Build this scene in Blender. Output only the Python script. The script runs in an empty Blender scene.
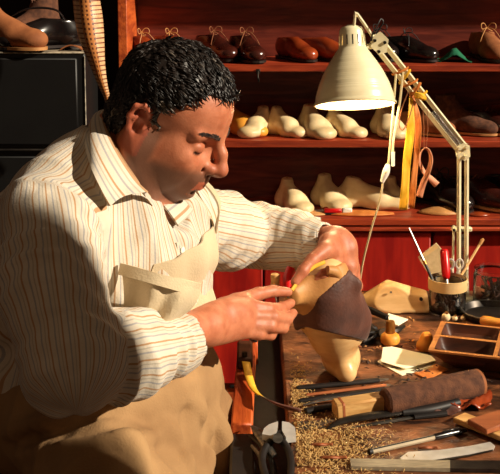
import bpy, math, random
import numpy as np
from mathutils import Vector, Matrix, noise as mnoise

# ------------------------------------------------------------------ camera, world, sun, exposure
FPX, YP, TH, ZC = 1100.0, 104.0, math.radians(8.0), 1.384
SC = bpy.context.scene
COL = SC.collection
cam_data = bpy.data.cameras.new('camera')
cam = bpy.data.objects.new('camera', cam_data)
COL.objects.link(cam)
cam.location = (0, 0, ZC)
cam.rotation_euler = (math.radians(90) - TH, 0, 0)
cam_data.sensor_fit = 'HORIZONTAL'
cam_data.sensor_width = 36
cam_data.lens = FPX / 500 * 36
cam_data.shift_y = -(237 - YP) / 500
cam_data.clip_start = 0.05
SC.camera = cam

world = bpy.data.worlds.new('world')
SC.world = world
world.use_nodes = True
world.node_tree.nodes['Background'].inputs[0].default_value = (1.0, 0.64, 0.38, 1)
world.node_tree.nodes['Background'].inputs[1].default_value = 0.105

sun_data = bpy.data.lights.new('sun', 'SUN')
sun_data.energy = 6.6
sun_data.angle = math.radians(0.9)
sun_data.color = (1.0, 0.87, 0.68)
sun = bpy.data.objects.new('sun', sun_data)
COL.objects.link(sun)
sun.location = (3, -1, 3)
SUN_DIR = Vector((-0.81, 0.31, -0.50)).normalized()
sun.rotation_euler = SUN_DIR.to_track_quat('-Z', 'Y').to_euler()

vs = SC.view_settings
SC.display_settings.display_device = 'sRGB'
vs.view_transform = 'Standard'
vs.look = 'None'
vs.exposure = 0.0
vs.gamma = 1.0
vs.use_curve_mapping = False
SC.cycles.max_bounces = 6
SC.cycles.use_denoising = True

# ------------------------------------------------------------------ placing helpers
def at(px, py, Y):
    """the point of the plane y=Y that stands at this place of the photograph"""
    f = np.array([0, math.cos(TH), -math.sin(TH)])
    u = np.array([0, math.sin(TH), math.cos(TH)])
    d = f + (px - 250) / FPX * np.array([1, 0, 0]) + (YP - py) / FPX * u
    s = Y / d[1]
    return np.array([d[0] * s, Y, ZC + d[2] * s])

def on(px, py, z):
    """the point of the level plane z that stands at this place of the photograph"""
    a = at(px, py, 1.0)
    s = (z - ZC) / (a[2] - ZC)
    return np.array([a[0] * s, s, z])

BZ = 0.600          # height of the bench top

# ------------------------------------------------------------------ materials
def srgb(r, g, b):
    f = lambda c: (c / 255 / 12.92) if c / 255 <= 0.04045 else ((c / 255 + 0.055) / 1.055) ** 2.4
    return (f(r), f(g), f(b), 1)

def mat(name, c1, c2=None, rough=0.6, metal=0.0, scale=20, stretch=(1, 1, 1), bump=0.0, bscale=None,
        spec=0.5, coat=0.0, lo=0.35, hi=0.65, detail=4, trans=0.0, ior=1.45, emis=None, estr=0, sss=0, sheen=0, dist=0):
    m = bpy.data.materials.new(name)
    m.use_nodes = True
    nt = m.node_tree
    bs = nt.nodes['Principled BSDF']
    bs.inputs['Roughness'].default_value = rough
    bs.inputs['Metallic'].default_value = metal
    bs.inputs['Specular IOR Level'].default_value = spec
    bs.inputs['Coat Weight'].default_value = coat
    bs.inputs['Coat Roughness'].default_value = 0.15
    bs.inputs['Transmission Weight'].default_value = trans
    bs.inputs['IOR'].default_value = ior
    bs.inputs['Sheen Weight'].default_value = sheen
    if sss:
        bs.inputs['Subsurface Weight'].default_value = sss
        bs.inputs['Subsurface Radius'].default_value = (0.012, 0.004, 0.002)
        bs.inputs['Subsurface Scale'].default_value = 1.0
    if emis:
        bs.inputs['Emission Color'].default_value = emis
        bs.inputs['Emission Strength'].default_value = estr
    tc = nt.nodes.new('ShaderNodeTexCoord')
    mp = nt.nodes.new('ShaderNodeMapping')
    mp.inputs['Scale'].default_value = stretch
    nt.links.new(tc.outputs['Object'], mp.inputs['Vector'])
    nz = nt.nodes.new('ShaderNodeTexNoise')
    nz.inputs['Scale'].default_value = scale
    nz.inputs['Detail'].default_value = detail
    nz.inputs['Distortion'].default_value = dist
    nt.links.new(mp.outputs['Vector'], nz.inputs['Vector'])
    rp = nt.nodes.new('ShaderNodeValToRGB')
    rp.color_ramp.elements[0].position = lo
    rp.color_ramp.elements[1].position = hi
    rp.color_ramp.elements[0].color = c1
    rp.color_ramp.elements[1].color = c2 or tuple(min(1, v * 1.25) for v in c1[:3]) + (1,)
    nt.links.new(nz.outputs['Fac'], rp.inputs['Fac'])
    nt.links.new(rp.outputs['Color'], bs.inputs['Base Color'])
    if bump:
        n2 = nt.nodes.new('ShaderNodeTexNoise')
        n2.inputs['Scale'].default_value = bscale or scale * 4
        n2.inputs['Detail'].default_value = 3
        nt.links.new(mp.outputs['Vector'], n2.inputs['Vector'])
        bp = nt.nodes.new('ShaderNodeBump')
        bp.inputs['Strength'].default_value = bump
        bp.inputs['Distance'].default_value = 0.003
        nt.links.new(n2.outputs['Fac'], bp.inputs['Height'])
        nt.links.new(bp.outputs['Normal'], bs.inputs['Normal'])
    m['_'] = 1
    return m

M = {}
M['red_wood'] = mat('red_wood', srgb(86, 30, 22), srgb(130, 54, 38), 0.42, scale=6, stretch=(1, 8, 8), bump=0.1, bscale=30, dist=1)
M['door_red'] = mat('door_red', srgb(138, 14, 10), srgb(182, 36, 20), 0.45, scale=5, stretch=(6, 6, 1), bump=0.08, bscale=30)
M['shelf_wood'] = mat('shelf_wood', srgb(122, 38, 20), srgb(176, 68, 34), 0.42, scale=5, stretch=(1, 10, 10), bump=0.15, bscale=25, dist=1)
M['orange_wood'] = mat('orange_wood', srgb(150, 58, 20), srgb(205, 96, 38), 0.5, scale=7, stretch=(8, 1, 8), bump=0.3, bscale=30)
M['dark_wall'] = mat('dark_wall', srgb(26, 14, 12), srgb(34, 20, 16), 0.9, scale=4)
M['floor'] = mat('floor', srgb(70, 38, 22), srgb(96, 54, 30), 0.7, scale=4, stretch=(1, 6, 1))
M['black_paint'] = mat('black_paint', srgb(9, 8, 8), srgb(13, 12, 11), 0.5, scale=12, bump=0.05)
M['worn_edge'] = mat('worn_edge', srgb(90, 82, 70), srgb(170, 155, 130), 0.5, scale=60)
M['bench_top'] = mat('bench_top', srgb(40, 22, 15), srgb(158, 98, 60), 0.42, scale=13, stretch=(1, 1.6, 1), bump=0.8, bscale=70, lo=0.36, hi=0.72, detail=12, dist=0.8)
M['cream_enamel'] = mat('cream_enamel', srgb(222, 208, 168), srgb(236, 224, 186), 0.32, scale=14, coat=0.2, bump=0.03)
M['shade_inside'] = mat('shade_inside', srgb(240, 232, 210), srgb(248, 242, 225), 0.5)
M['steel'] = mat('steel', srgb(120, 116, 108), srgb(165, 160, 150), 0.3, metal=0.9, scale=40, stretch=(1, 6, 1))
M['dark_steel'] = mat('dark_steel', srgb(38, 34, 32), srgb(64, 58, 52), 0.38, metal=0.7, scale=40)
M['bright_steel'] = mat('bright_steel', srgb(205, 200, 190), srgb(232, 228, 220), 0.3, metal=0.35, scale=30)
M['last_wood'] = mat('last_wood', srgb(214, 166, 106), srgb(232, 190, 132), 0.42, scale=14, stretch=(1, 5, 5), bump=0.04, coat=0.1)
M['pale_last'] = mat('pale_last', srgb(214, 186, 136), srgb(230, 206, 160), 0.45, scale=12, stretch=(1, 4, 4), coat=0.05)
M['yellow_last'] = mat('yellow_last', srgb(214, 138, 40), srgb(232, 160, 60), 0.4, scale=14)
M['brown_leather'] = mat('brown_leather', srgb(66, 34, 24), srgb(98, 54, 38), 0.62, scale=18, bump=0.25, bscale=220, sheen=0.15)
M['suede_brown'] = mat('suede_brown', srgb(70, 40, 26), srgb(102, 62, 40), 0.9, scale=60, bump=0.5, bscale=400)
M['tan_leather'] = mat('tan_leather', srgb(176, 120, 66), srgb(200, 144, 84), 0.55, scale=20, bump=0.15, bscale=200)
M['cognac_leather'] = mat('cognac_leather', srgb(112, 40, 16), srgb(150, 62, 26), 0.28, scale=16, coat=0.3)
M['black_leather'] = mat('black_leather', srgb(16, 12, 12), srgb(28, 20, 18), 0.22, scale=16, coat=0.4)
M['oxblood'] = mat('oxblood', srgb(38, 14, 11), srgb(64, 24, 16), 0.25, scale=16, coat=0.4)
M['nubuck'] = mat('nubuck', srgb(128, 72, 36), srgb(154, 92, 50), 0.8, scale=30, bump=0.2, bscale=300)
M['sole'] = mat('sole', srgb(170, 116, 66), srgb(196, 140, 84), 0.6, scale=30)
M['dark_sole'] = mat('dark_sole', srgb(30, 20, 16), None, 0.5)
M['lace'] = mat('lace', srgb(120, 70, 40), srgb(150, 92, 54), 0.8, scale=60)
M['green_felt'] = mat('green_felt', srgb(10, 84, 56), srgb(16, 104, 70), 0.9, scale=60, bump=0.2)
M['yellow_tape'] = mat('yellow_tape', srgb(222, 166, 34), srgb(236, 184, 60), 0.5, scale=40)
M['orange_leather'] = mat('orange_leather', srgb(190, 104, 40), srgb(212, 130, 60), 0.6, scale=40)
M['pink_leather'] = mat('pink_leather', srgb(206, 132, 96), srgb(224, 156, 118), 0.6, scale=40)
M['cord'] = mat('cord', srgb(216, 196, 150), srgb(226, 208, 164), 0.55, scale=40)
M['red_plastic'] = mat('red_plastic', srgb(190, 16, 20), srgb(206, 24, 26), 0.3, scale=20)
M['white_plastic'] = mat('white_plastic', srgb(226, 220, 206), None, 0.4)
M['paper'] = mat('paper', srgb(250, 238, 204), srgb(252, 246, 220), 0.8, scale=10)
M['card'] = mat('card', srgb(192, 164, 120), srgb(208, 182, 138), 0.85, scale=80)
M['wax'] = mat('wax', srgb(226, 140, 40), srgb(238, 164, 66), 0.5, scale=14, sss=0.2)
M['tray_wood'] = mat('tray_wood', srgb(58, 28, 15), srgb(92, 46, 23), 0.5, scale=7, stretch=(1, 6, 6), bump=0.12, bscale=40)
M['tray_rim'] = mat('tray_rim', srgb(170, 106, 54), srgb(196, 130, 70), 0.5, scale=14, stretch=(1, 6, 6))
M['block_wood'] = mat('block_wood', srgb(190, 138, 76), srgb(222, 176, 110), 0.6, scale=10, stretch=(1, 8, 8), bump=0.2)
M['red_brown_wood'] = mat('red_brown_wood', srgb(140, 74, 40), srgb(168, 96, 54), 0.6, scale=10, stretch=(1, 8, 8), bump=0.2)
M['shaving'] = mat('shaving', srgb(176, 134, 74), srgb(222, 184, 120), 0.8, scale=50)
M['masking_tape'] = mat('masking_tape', srgb(206, 166, 108), srgb(218, 182, 126), 0.7, scale=30, bump=0.1)
M['glass'] = mat('glass', (1, 1, 1, 1), (1, 1, 1, 1), 0.02, trans=1.0, ior=1.45)
M['dark_bits'] = mat('dark_bits', srgb(30, 18, 14), srgb(72, 46, 32), 0.6, scale=60)
M['pen_barrel'] = mat('pen_barrel', srgb(176, 160, 134), srgb(196, 180, 152), 0.25)
M['dull_steel'] = mat('dull_steel', srgb(128, 116, 96), srgb(160, 146, 120), 0.45, scale=60, stretch=(1, 8, 1))
M['dark_rubber'] = mat('dark_rubber', srgb(20, 17, 16), srgb(34, 28, 26), 0.55, scale=30)
M['stone_white'] = mat('stone_white', srgb(214, 190, 150), None, 0.7)
M['brass'] = mat('brass', srgb(150, 96, 44), srgb(190, 130, 60), 0.35, metal=0.7)

def wear_node(m):
    pass

# ------------------------------------------------------------------ mesh helpers
def tag(o, label=None, cat=None, group=None, kind=None):
    if label: o['label'] = label
    if cat: o['category'] = cat
    if group: o['group'] = group
    if kind: o['kind'] = kind
    return o

def thing(name, loc, label, cat, group=None, rz=0):
    o = bpy.data.objects.new(name, None)
    o.empty_display_size = 0.02
    COL.objects.link(o)
    o.location = tuple(float(v) for v in loc)
    o.rotation_euler = (0, 0, rz)
    return tag(o, label, cat, group)

def link_mesh(name, V, F, m, parent=None, smooth=True, world_coords=True):
    """V in world coordinates; when there is a parent the mesh is stored in the parent's frame"""
    me = bpy.data.meshes.new(name)
    V = np.asarray(V, dtype=float).reshape(-1, 3)
    org = np.zeros(3)
    R = np.eye(3)
    o = bpy.data.objects.new(name, me)
    COL.objects.link(o)
    if parent is not None:
        root = parent
        mw = Matrix.Identity(4)
        chain = []
        while root is not None:
            chain.append(root); root = root.parent
        for c in reversed(chain):
            mw = mw @ (Matrix.LocRotScale(c.location, c.rotation_euler, c.scale))
        if world_coords:
            inv = np.array(mw.inverted())
            V = V @ inv[:3, :3].T + inv[:3, 3]
        o.parent = parent
    elif world_coords and len(V):
        org = np.array([(V[:, 0].min() + V[:, 0].max()) / 2, (V[:, 1].min() + V[:, 1].max()) / 2, V[:, 2].min()])
        V = V - org
        o.location = tuple(org)
    if isinstance(F, np.ndarray):
        n = len(F); k = F.shape[1]
        me.vertices.add(len(V)); me.vertices.foreach_set('co', V.astype(np.float32).ravel())
        me.loops.add(n * k); me.loops.foreach_set('vertex_index', F.astype(np.int32).ravel())
        me.polygons.add(n)
        me.polygons.foreach_set('loop_start', np.arange(0, n * k, k, dtype=np.int32))
        me.polygons.foreach_set('loop_total', np.full(n, k, dtype=np.int32))
        me.update(calc_edges=True)
    else:
        me.from_pydata([tuple(v) for v in V], [], F)
        me.update()
    me.validate()
    if smooth:
        me.polygons.foreach_set('use_smooth', [True] * len(me.polygons))
    if m: me.materials.append(M[m] if isinstance(m, str) else m)
    return o

def crv(pts, n=None):
    """Catmull-Rom through the points"""
    P = [np.asarray(p, float) for p in pts]
    if len(P) < 3 or n == 0: return P
    n = n or 6
    Q = [2 * P[0] - P[1]] + P + [2 * P[-1] - P[-2]]
    out = []
    for i in range(1, len(Q) - 2):
        for k in range(n):
            t = k / n
            out.append(0.5 * ((2 * Q[i]) + (-Q[i-1] + Q[i+1]) * t + (2*Q[i-1] - 5*Q[i] + 4*Q[i+1] - Q[i+2]) * t*t
                              + (-Q[i-1] + 3*Q[i] - 3*Q[i+1] + Q[i+2]) * t**3))
    out.append(P[-1])
    return out

class MB:
    def __init__(s): s.V = []; s.F = []
    def add(s, V, F):
        b = len(s.V)
        s.V += [np.asarray(v, float) for v in V]
        s.F += [tuple(i + b for i in f) for f in F]
        return s
    def box(s, c, size, R=None, bev=0.0):
        c = np.asarray(c, float); h = np.asarray(size, float) / 2
        R = np.eye(3) if R is None else np.array(R)
        b = min(bev, min(h) * 0.9)
        if b <= 0:
            V = [c + R @ (h * np.array(q)) for q in [(-1,-1,-1),(1,-1,-1),(1,1,-1),(-1,1,-1),(-1,-1,1),(1,-1,1),(1,1,1),(-1,1,1)]]
            return s.add(V, [(0,3,2,1),(4,5,6,7),(0,1,5,4),(1,2,6,5),(2,3,7,6),(3,0,4,7)])
        V = []; idx = {}
        for sx in (-1, 1):
            for sy in (-1, 1):
                for sz in (-1, 1):
                    for ax in range(3):
                        q = np.array([sx, sy, sz]) * (h - b)
                        q[ax] = (sx, sy, sz)[ax] * h[ax]
                        idx[(sx, sy, sz, ax)] = len(V); V.append(c + R @ q)
        F = []
        def quad(ks):
            F.append(tuple(idx[k] for k in ks))
        for ax in range(3):
            o1, o2 = [(1, 2), (2, 0), (0, 1)][ax]
            for sg in (-1, 1):
                ks = []
                for (a_, b_) in ((-1,-1),(1,-1),(1,1),(-1,1)):
                    q = [0,0,0]; q[ax] = sg; q[o1] = a_; q[o2] = b_
                    ks.append(tuple(q) + (ax,))
                quad(ks if sg > 0 else ks[::-1])
        for ax in range(3):
            o1, o2 = [(1, 2), (2, 0), (0, 1)][ax]
            for a_ in (-1, 1):
                for b_ in (-1, 1):
                    def K(sg, face):
                        q = [0,0,0]; q[ax] = sg; q[o1] = a_; q[o2] = b_
                        return tuple(q) + (face,)
                    ks = [K(-1, o1), K(1, o1), K(1, o2), K(-1, o2)]
                    quad(ks if a_ * b_ < 0 else ks[::-1])
        for sx in (-1, 1):
            for sy in (-1, 1):
                for sz in (-1, 1):
                    t = [idx[(sx, sy, sz, a)] for a in (0, 1, 2)]
                    F.append(tuple(t) if sx*sy*sz > 0 else tuple(t[::-1]))
        return s.add(V, F)
    def tube(s, pts, r, n=8, smooth=True, cap=True, flat=None, k=6):
        """r: a number or one radius per point; flat=(up vector, factor) squashes the section along it"""
        P = [np.asarray(p, float) for p in pts]
        rs = [r] * len(P) if np.isscalar(r) else list(r)
        if smooth and len(P) > 2:
            Q = crv([np.append(p, q) for p, q in zip(P, rs)], k)
            P = [q[:3] for q in Q]; rs = [max(q[3], 1e-5) for q in Q]
        rings = []
        prev = None
        for i, p in enumerate(P):
            t = P[min(i + 1, len(P) - 1)] - P[max(i - 1, 0)]
            t = t / (np.linalg.norm(t) + 1e-12)
            if prev is None:
                a = np.array([0, 0, 1.0]) if abs(t[2]) < 0.9 else np.array([1.0, 0, 0])
                if flat is not None: a = np.asarray(flat[0], float)
            else: a = prev
            a = a - t * (a @ t); a /= np.linalg.norm(a) + 1e-12
            b = np.cross(t, a); prev = a
            fa = flat[1] if flat is not None else 1
            rings.append([p + rs[i] * (math.cos(2*math.pi*j/n) * a * fa + math.sin(2*math.pi*j/n) * b) for j in range(n)])
        V = [v for rg in rings for v in rg]; F = []
        for i in range(len(rings) - 1):
            for j in range(n):
                F.append((i*n + j, i*n + (j+1) % n, (i+1)*n + (j+1) % n, (i+1)*n + j))
        if cap:
            F.append(tuple(range(n))[::-1]); F.append(tuple((len(rings)-1)*n + j for j in range(n)))
        return s.add(V, F)
    def lathe(s, prof, c=(0,0,0), axis=(0,0,1), n=32, cap=True):
        """prof: (radius, height) pairs along the axis"""
        ax = np.asarray(axis, float); ax /= np.linalg.norm(ax)
        a = np.array([1.0, 0, 0]) if abs(ax[0]) < 0.9 else np.array([0, 1.0, 0])
        a = a - ax * (a @ ax); a /= np.linalg.norm(a); b = np.cross(ax, a)
        c = np.asarray(c, float); V = []
        for (r, z) in prof:
            for j in range(n):
                t = 2 * math.pi * j / n
                V.append(c + ax * z + r * (math.cos(t) * a + math.sin(t) * b))
        F = []
        for i in range(len(prof) - 1):
            for j in range(n):
                F.append((i*n + j, i*n + (j+1) % n, (i+1)*n + (j+1) % n, (i+1)*n + j))
        if cap:
            if prof[0][0] > 1e-6: F.append(tuple(range(n))[::-1])
            if prof[-1][0] > 1e-6: F.append(tuple((len(prof)-1)*n + j for j in range(n)))
        return s.add(V, F)
    def sheet(s, rows, th):
        """a sheet of cloth, card or leather with thickness through a grid of points"""
        G = np.array(rows, float)
        nr, nc = G.shape[:2]
        du = np.gradient(G, axis=0); dv = np.gradient(G, axis=1)
        N = np.cross(du, dv); N /= np.linalg.norm(N, axis=2, keepdims=True) + 1e-12
        A = (G + N * th / 2).reshape(-1, 3); B = (G - N * th / 2).reshape(-1, 3)
        n = nr * nc; F = []
        for i in range(nr - 1):
            for j in range(nc - 1):
                a, b, c, d = i*nc+j, i*nc+j+1, (i+1)*nc+j+1, (i+1)*nc+j
                F.append((a, d, c, b)); F.append((n+a, n+b, n+c, n+d))
        ring = [j for j in range(nc)] + [i*nc + nc-1 for i in range(1, nr)] + [(nr-1)*nc + j for j in range(nc-2, -1, -1)] + [i*nc for i in range(nr-2, 0, -1)]
        for q in range(len(ring)):
            a, b = ring[q], ring[(q+1) % len(ring)]
            F.append((a, b, n+b, n+a))
        return s.add(list(A) + list(B), F)
    def prism(s, poly, axis_vec):
        """a flat outline with real thickness: poly = 3D points, axis_vec = the extrusion"""
        P = [np.asarray(p, float) for p in poly]; e = np.asarray(axis_vec, float); n = len(P)
        V = P + [p + e for p in P]
        F = [tuple(range(n))[::-1], tuple(range(n, 2*n))] + [(i, (i+1) % n, n + (i+1) % n, n + i) for i in range(n)]
        return s.add(V, F)
    def obj(s, name, m, parent=None, smooth=True, wc=True, auto=True):
        o = link_mesh(name, s.V, s.F, m, parent, smooth, wc)
        if smooth and auto:
            try:
                o.data.set_sharp_from_angle(angle=math.radians(38))
            except Exception:
                pass
        return o

def rot(ax, deg):
    return np.array(Matrix.Rotation(math.radians(deg), 3, ax))

def grid_between(curveA, curveB, n, arch=None):
    """rows from curve A to curve B; arch = offset vector at mid"""
    rows = []
    for i in range(n + 1):
        t = i / n
        off = 0 if arch is None else math.sin(math.pi * t) * np.asarray(arch)
        rows.append([(1-t) * a + t * b + off for a, b in zip(curveA, curveB)])
    return rows

# ------------------------------------------------------------------ blended solid shapes (distance fields meshed by surface nets)
class Fld:
    def __init__(s, lo, hi, h):
        s.lo = np.array(lo, np.float32); s.h = h
        n = np.ceil((np.array(hi) - np.array(lo)) / h).astype(int) + 1
        s.A = np.full(n, 0.2, np.float32)
        s.ax = [np.float32(s.lo[i]) + np.arange(n[i], dtype=np.float32) * np.float32(h) for i in range(3)]
    def win(s, lo, hi):
        sl = []
        for i in range(3):
            a = max(0, int(math.floor((lo[i] - s.lo[i]) / s.h))); b = min(s.A.shape[i], int(math.ceil((hi[i] - s.lo[i]) / s.h)) + 1)
            if b <= a: return None, None
            sl.append(slice(a, b))
        X = s.ax[0][sl[0]][:, None, None]; Y = s.ax[1][sl[1]][None, :, None]; Z = s.ax[2][sl[2]][None, None, :]
        return tuple(sl), (X, Y, Z)
    def op(s, fn, lo, hi, k, mode):
        sl, C = s.win(np.asarray(lo) - k - 3*s.h, np.asarray(hi) + k + 3*s.h)
        if sl is None: return
        b = fn(*C).astype(np.float32); a = s.A[sl]
        if mode == 'add':
            h = np.maximum(k - np.abs(a - b), 0) / k
            s.A[sl] = np.minimum(a, b) - h * h * k / 4
        else:
            b = -b
            h = np.maximum(k - np.abs(a - b), 0) / k
            s.A[sl] = np.maximum(a, b) + h * h * k / 4
    def cone(s, a, b, ra, rb, k=0.01, sub=False, flat=None):
        a = np.asarray(a, float); b = np.asarray(b, float); ab = b - a; L2 = float(ab @ ab) + 1e-12
        if flat is not None:
            fd = np.asarray(flat[0], float); fd = fd / np.linalg.norm(fd); fs = flat[1]
        def fn(X, Y, Z):
            x, y, z = X - a[0], Y - a[1], Z - a[2]
            t = np.clip((x*ab[0] + y*ab[1] + z*ab[2]) / L2, 0, 1)
            x = x - t*ab[0]; y = y - t*ab[1]; z = z - t*ab[2]
            d2 = x*x + y*y + z*z
            if flat is not None:
                q = x*fd[0] + y*fd[1] + z*fd[2]
                d2 = d2 + q*q*(1/fs**2 - 1)
            r = ra + (rb - ra) * t
            d = np.sqrt(d2) - r
            return d * (fs if flat is not None and fs < 1 else 1)
        R = max(ra, rb) * (flat[1] if flat is not None and flat[1] > 1 else 1)
        s.op(fn, np.minimum(a, b) - R, np.maximum(a, b) + R, k, 'sub' if sub else 'add')
    def chain(s, pts, rs, k=0.006, sub=False, flat=None, kin=None):
        """a limb of several tapered stretches"""
        for i in range(len(pts) - 1):
            s.cone(pts[i], pts[i+1], rs[i], rs[i+1], k, sub, flat)
    def ell(s, c, r, R=None, k=0.01, sub=False):
        c = np.asarray(c, float); r = np.asarray(r, float); R = np.eye(3) if R is None else np.asarray(R)
        def fn(X, Y, Z):
            x, y, z = X - c[0], Y - c[1], Z - c[2]
            u = [(R[0, i]*x + R[1, i]*y + R[2, i]*z) / r[i] for i in range(3)]
            k0 = np.sqrt(u[0]**2 + u[1]**2 + u[2]**2)
            k1 = np.sqrt((u[0]/r[0])**2 + (u[1]/r[1])**2 + (u[2]/r[2])**2) + 1e-9
            return k0 * (k0 - 1) / k1
        m = np.sqrt(((R * r)**2).sum(axis=1))
        s.op(fn, c - m, c + m, k, 'sub' if sub else 'add')
    def plane(s, p, n, k=0.002):
        """keep the side the normal points away from"""
        p = np.asarray(p, float); n = np.asarray(n, float); n = n / np.linalg.norm(n)
        X = s.ax[0][:, None, None]; Y = s.ax[1][None, :, None]; Z = s.ax[2][None, None, :]
        b = ((X-p[0])*n[0] + (Y-p[1])*n[1] + (Z-p[2])*n[2]).astype(np.float32)
        s.A = np.maximum(s.A, b)
    def net(s):
        A = s.A; S = A < 0
        cs = sum(S[i:S.shape[0]-1+i, j:S.shape[1]-1+j, k:S.shape[2]-1+k].astype(np.int8) for i in (0,1) for j in (0,1) for k in (0,1))
        act = (cs > 0) & (cs < 8)
        I = np.argwhere(act)
        idx = np.full(act.shape, -1, np.int32); idx[act] = np.arange(len(I))
        acc = np.zeros((len(I), 3)); cnt = np.zeros(len(I))
        co = [(i, j, k) for i in (0,1) for j in (0,1) for k in (0,1)]
        vals = {c: A[I[:,0]+c[0], I[:,1]+c[1], I[:,2]+c[2]] for c in co}
        for c in co:
            for ax in range(3):
                if c[ax] == 0:
                    d = list(c); d[ax] = 1; d = tuple(d)
                    va, vb = vals[c], vals[d]
                    m = (va < 0) != (vb < 0)
                    t = np.where(m, va / np.where(m, va - vb, 1), 0)
                    p = np.array(c, float)[None, :].repeat(len(I), 0); p[:, ax] += t
                    acc[m] += p[m]; cnt[m] += 1
        V = (I + acc / cnt[:, None]) * s.h + s.lo
        F = []
        for ax in range(3):
            o1, o2 = [(1, 2), (2, 0), (0, 1)][ax]
            a = [slice(1, n - 1) for n in S.shape]; b = list(a)
            a[ax] = slice(0, S.shape[ax] - 1); b[ax] = slice(1, S.shape[ax])
            sa, sb = S[tuple(a)], S[tuple(b)]
            for flip, m in ((False, sa & ~sb), (True, ~sa & sb)):
                E = np.argwhere(m)
                off = np.ones(3, int); off[ax] = 0
                E = E + off
                def cell(d1, d2):
                    Q = E.copy(); Q[:, o1] -= d1; Q[:, o2] -= d2
                    return idx[Q[:,0], Q[:,1], Q[:,2]]
                q = [cell(1, 1), cell(0, 1), cell(0, 0), cell(1, 0)]
                if flip: q = q[::-1]
                F.append(np.stack(q, 1))
        F = np.concatenate(F); F = F[(F >= 0).all(1)]
        return V, F
    def obj(s, name, m, parent=None, wc=True, smooth_iter=1):
        V, F = s.net()
        V = relax(V, F, smooth_iter)
        return link_mesh(name, V, F, m, parent, True, wc), V

def relax(V, F, it, lam=0.5):
    for _ in range(it):
        acc = np.zeros_like(V); n = np.zeros(len(V))
        for i in range(4):
            np.add.at(acc, F[:, i], V[F[:, (i+1) % 4]]); np.add.at(n, F[:, i], 1)
            np.add.at(acc, F[:, i], V[F[:, (i-1) % 4]]); np.add.at(n, F[:, i], 1)
        V = V * (1 - lam) + lam * acc / np.maximum(n, 1)[:, None]
    return V

def set_attr(o, name, arr):
    a = o.data.attributes.new(name, 'FLOAT', 'POINT')
    a.data.foreach_set('value', np.asarray(arr, np.float32))

def dup(root, loc, rz=None, label=None, group=None, scale=None, mats=None):
    """a copy of a thing with copies of its parts and sub-parts"""
    r = root.copy(); COL.objects.link(r)
    r.location = tuple(float(v) for v in loc)
    if rz is not None: r.rotation_euler = (0, 0, rz)
    if scale is not None: r.scale = scale if isinstance(scale, tuple) else (scale,) * 3
    if label: r['label'] = label
    if group: r['group'] = group
    def rec(src, dst):
        for ch in [c for c in COL.objects if c.parent == src]:
            c = ch.copy(); COL.objects.link(c); c.parent = dst
            rec(ch, c)
    rec(root, r)
    if mats:
        for c in [r] + list(r.children_recursive if hasattr(r, 'children_recursive') else []):
            if c.type == 'MESH':
                st = c.name.split('.')[0]
                if st in mats:
                    c.data = c.data.copy(); c.data.materials.clear(); c.data.materials.append(M[mats[st]])
    return r
# ------------------------------------------------------------------ the setting
def struct(name, mb, m, smooth=False):
    o = mb.obj(name, m, None, smooth)
    o['kind'] = 'structure'
    return o

struct('floor', MB().box((0.0, 1.35, -0.02), (3.4, 3.9, 0.04)), 'floor')
struct('wall_back', MB().box((0.0, 3.28, 1.4), (3.4, 0.06, 2.8)), 'dark_wall')
struct('wall_left', MB().box((-1.6, 1.9, 1.3), (0.06, 2.64, 2.6)), 'dark_wall')
# unseen right wall added to shade the near arm; low sun through its window
YJ = 0.745
wr = MB()
wr.box((1.60, (YJ - 0.6) / 2, 1.4), (0.10, YJ + 0.6, 2.8))
wr.box((1.60, (YJ + 3.25) / 2, 0.42), (0.10, 3.25 - YJ, 0.84))
wr.box((1.60, (YJ + 3.25) / 2, 2.86), (0.10, 3.25 - YJ, 0.12))
struct('shading_wall_right', wr, 'dark_wall')
wf = MB()
wf.box((1.545, YJ + 0.012, 1.82), (0.03, 0.04, 1.96)).box((1.545, (YJ + 3.2) / 2, 0.85), (0.05, 3.2 - YJ, 0.03)).box((1.545, (YJ + 3.2) / 2, 2.79), (0.03, 3.2 - YJ, 0.03))
struct('shading_window_1', wf, 'orange_wood')  # frame lining the opening of the added, unseen wall
struct('baseboard_back', MB().box((-1.2, 3.242, 0.05), (0.75, 0.014, 0.10)), 'dark_wall')

YF, YB = 2.95, 3.20
XL, XR = -0.3545, 1.50
ZS = [at(250, y, YF)[2] for y in (65, 141, 218)]     # upper face of each shelf at its front edge
sh = thing('shelving_unit', ((XL + XR) / 2, (YF + YB) / 2, 0),
           'red-brown wooden shelving unit over a red cupboard against the back wall', 'shelving unit')
top_z = at(250, 22, YB)[2] + (YB - YF) * 0.50 / 0.31
MB().box((XL + 0.0125, (YF + YB) / 2, (ZS[2] - 0.02 + top_z) / 2), (0.025, YB - YF, top_z - ZS[2] + 0.02), bev=0.002).obj('side_panel', 'orange_wood', sh)
MB().box((XR - 0.0125, (YF + YB) / 2, (ZS[2] - 0.02 + top_z) / 2), (0.025, YB - YF, top_z - ZS[2] + 0.02), bev=0.002).obj('side_panel', 'orange_wood', sh)
MB().box(((XL + XR) / 2, YB + 0.008, (ZS[2] + top_z) / 2), (XR - XL, 0.014, top_z - ZS[2]), bev=0.001).obj('back_panel', 'red_wood', sh)
for z in (ZS[0], ZS[1], top_z):
    MB().box(((XL + XR) / 2, (YF + YB) / 2, z - 0.0095), (XR - XL - 0.052, YB - YF - 0.002, 0.019), bev=0.002).obj('shelf', 'shelf_wood', sh)
ct = MB().box(((XL + XR) / 2, (YF + YB) / 2 - 0.004, ZS[2] - 0.010), (XR - XL + 0.02, YB - YF + 0.014, 0.020), bev=0.003)
ct.obj('counter', 'shelf_wood', sh)
MB().box(((XL + XR) / 2, YF - 0.004, ZS[2] - 0.030), (XR - XL + 0.01, 0.016, 0.014), bev=0.004).obj('moulding', 'shelf_wood', sh)
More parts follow.
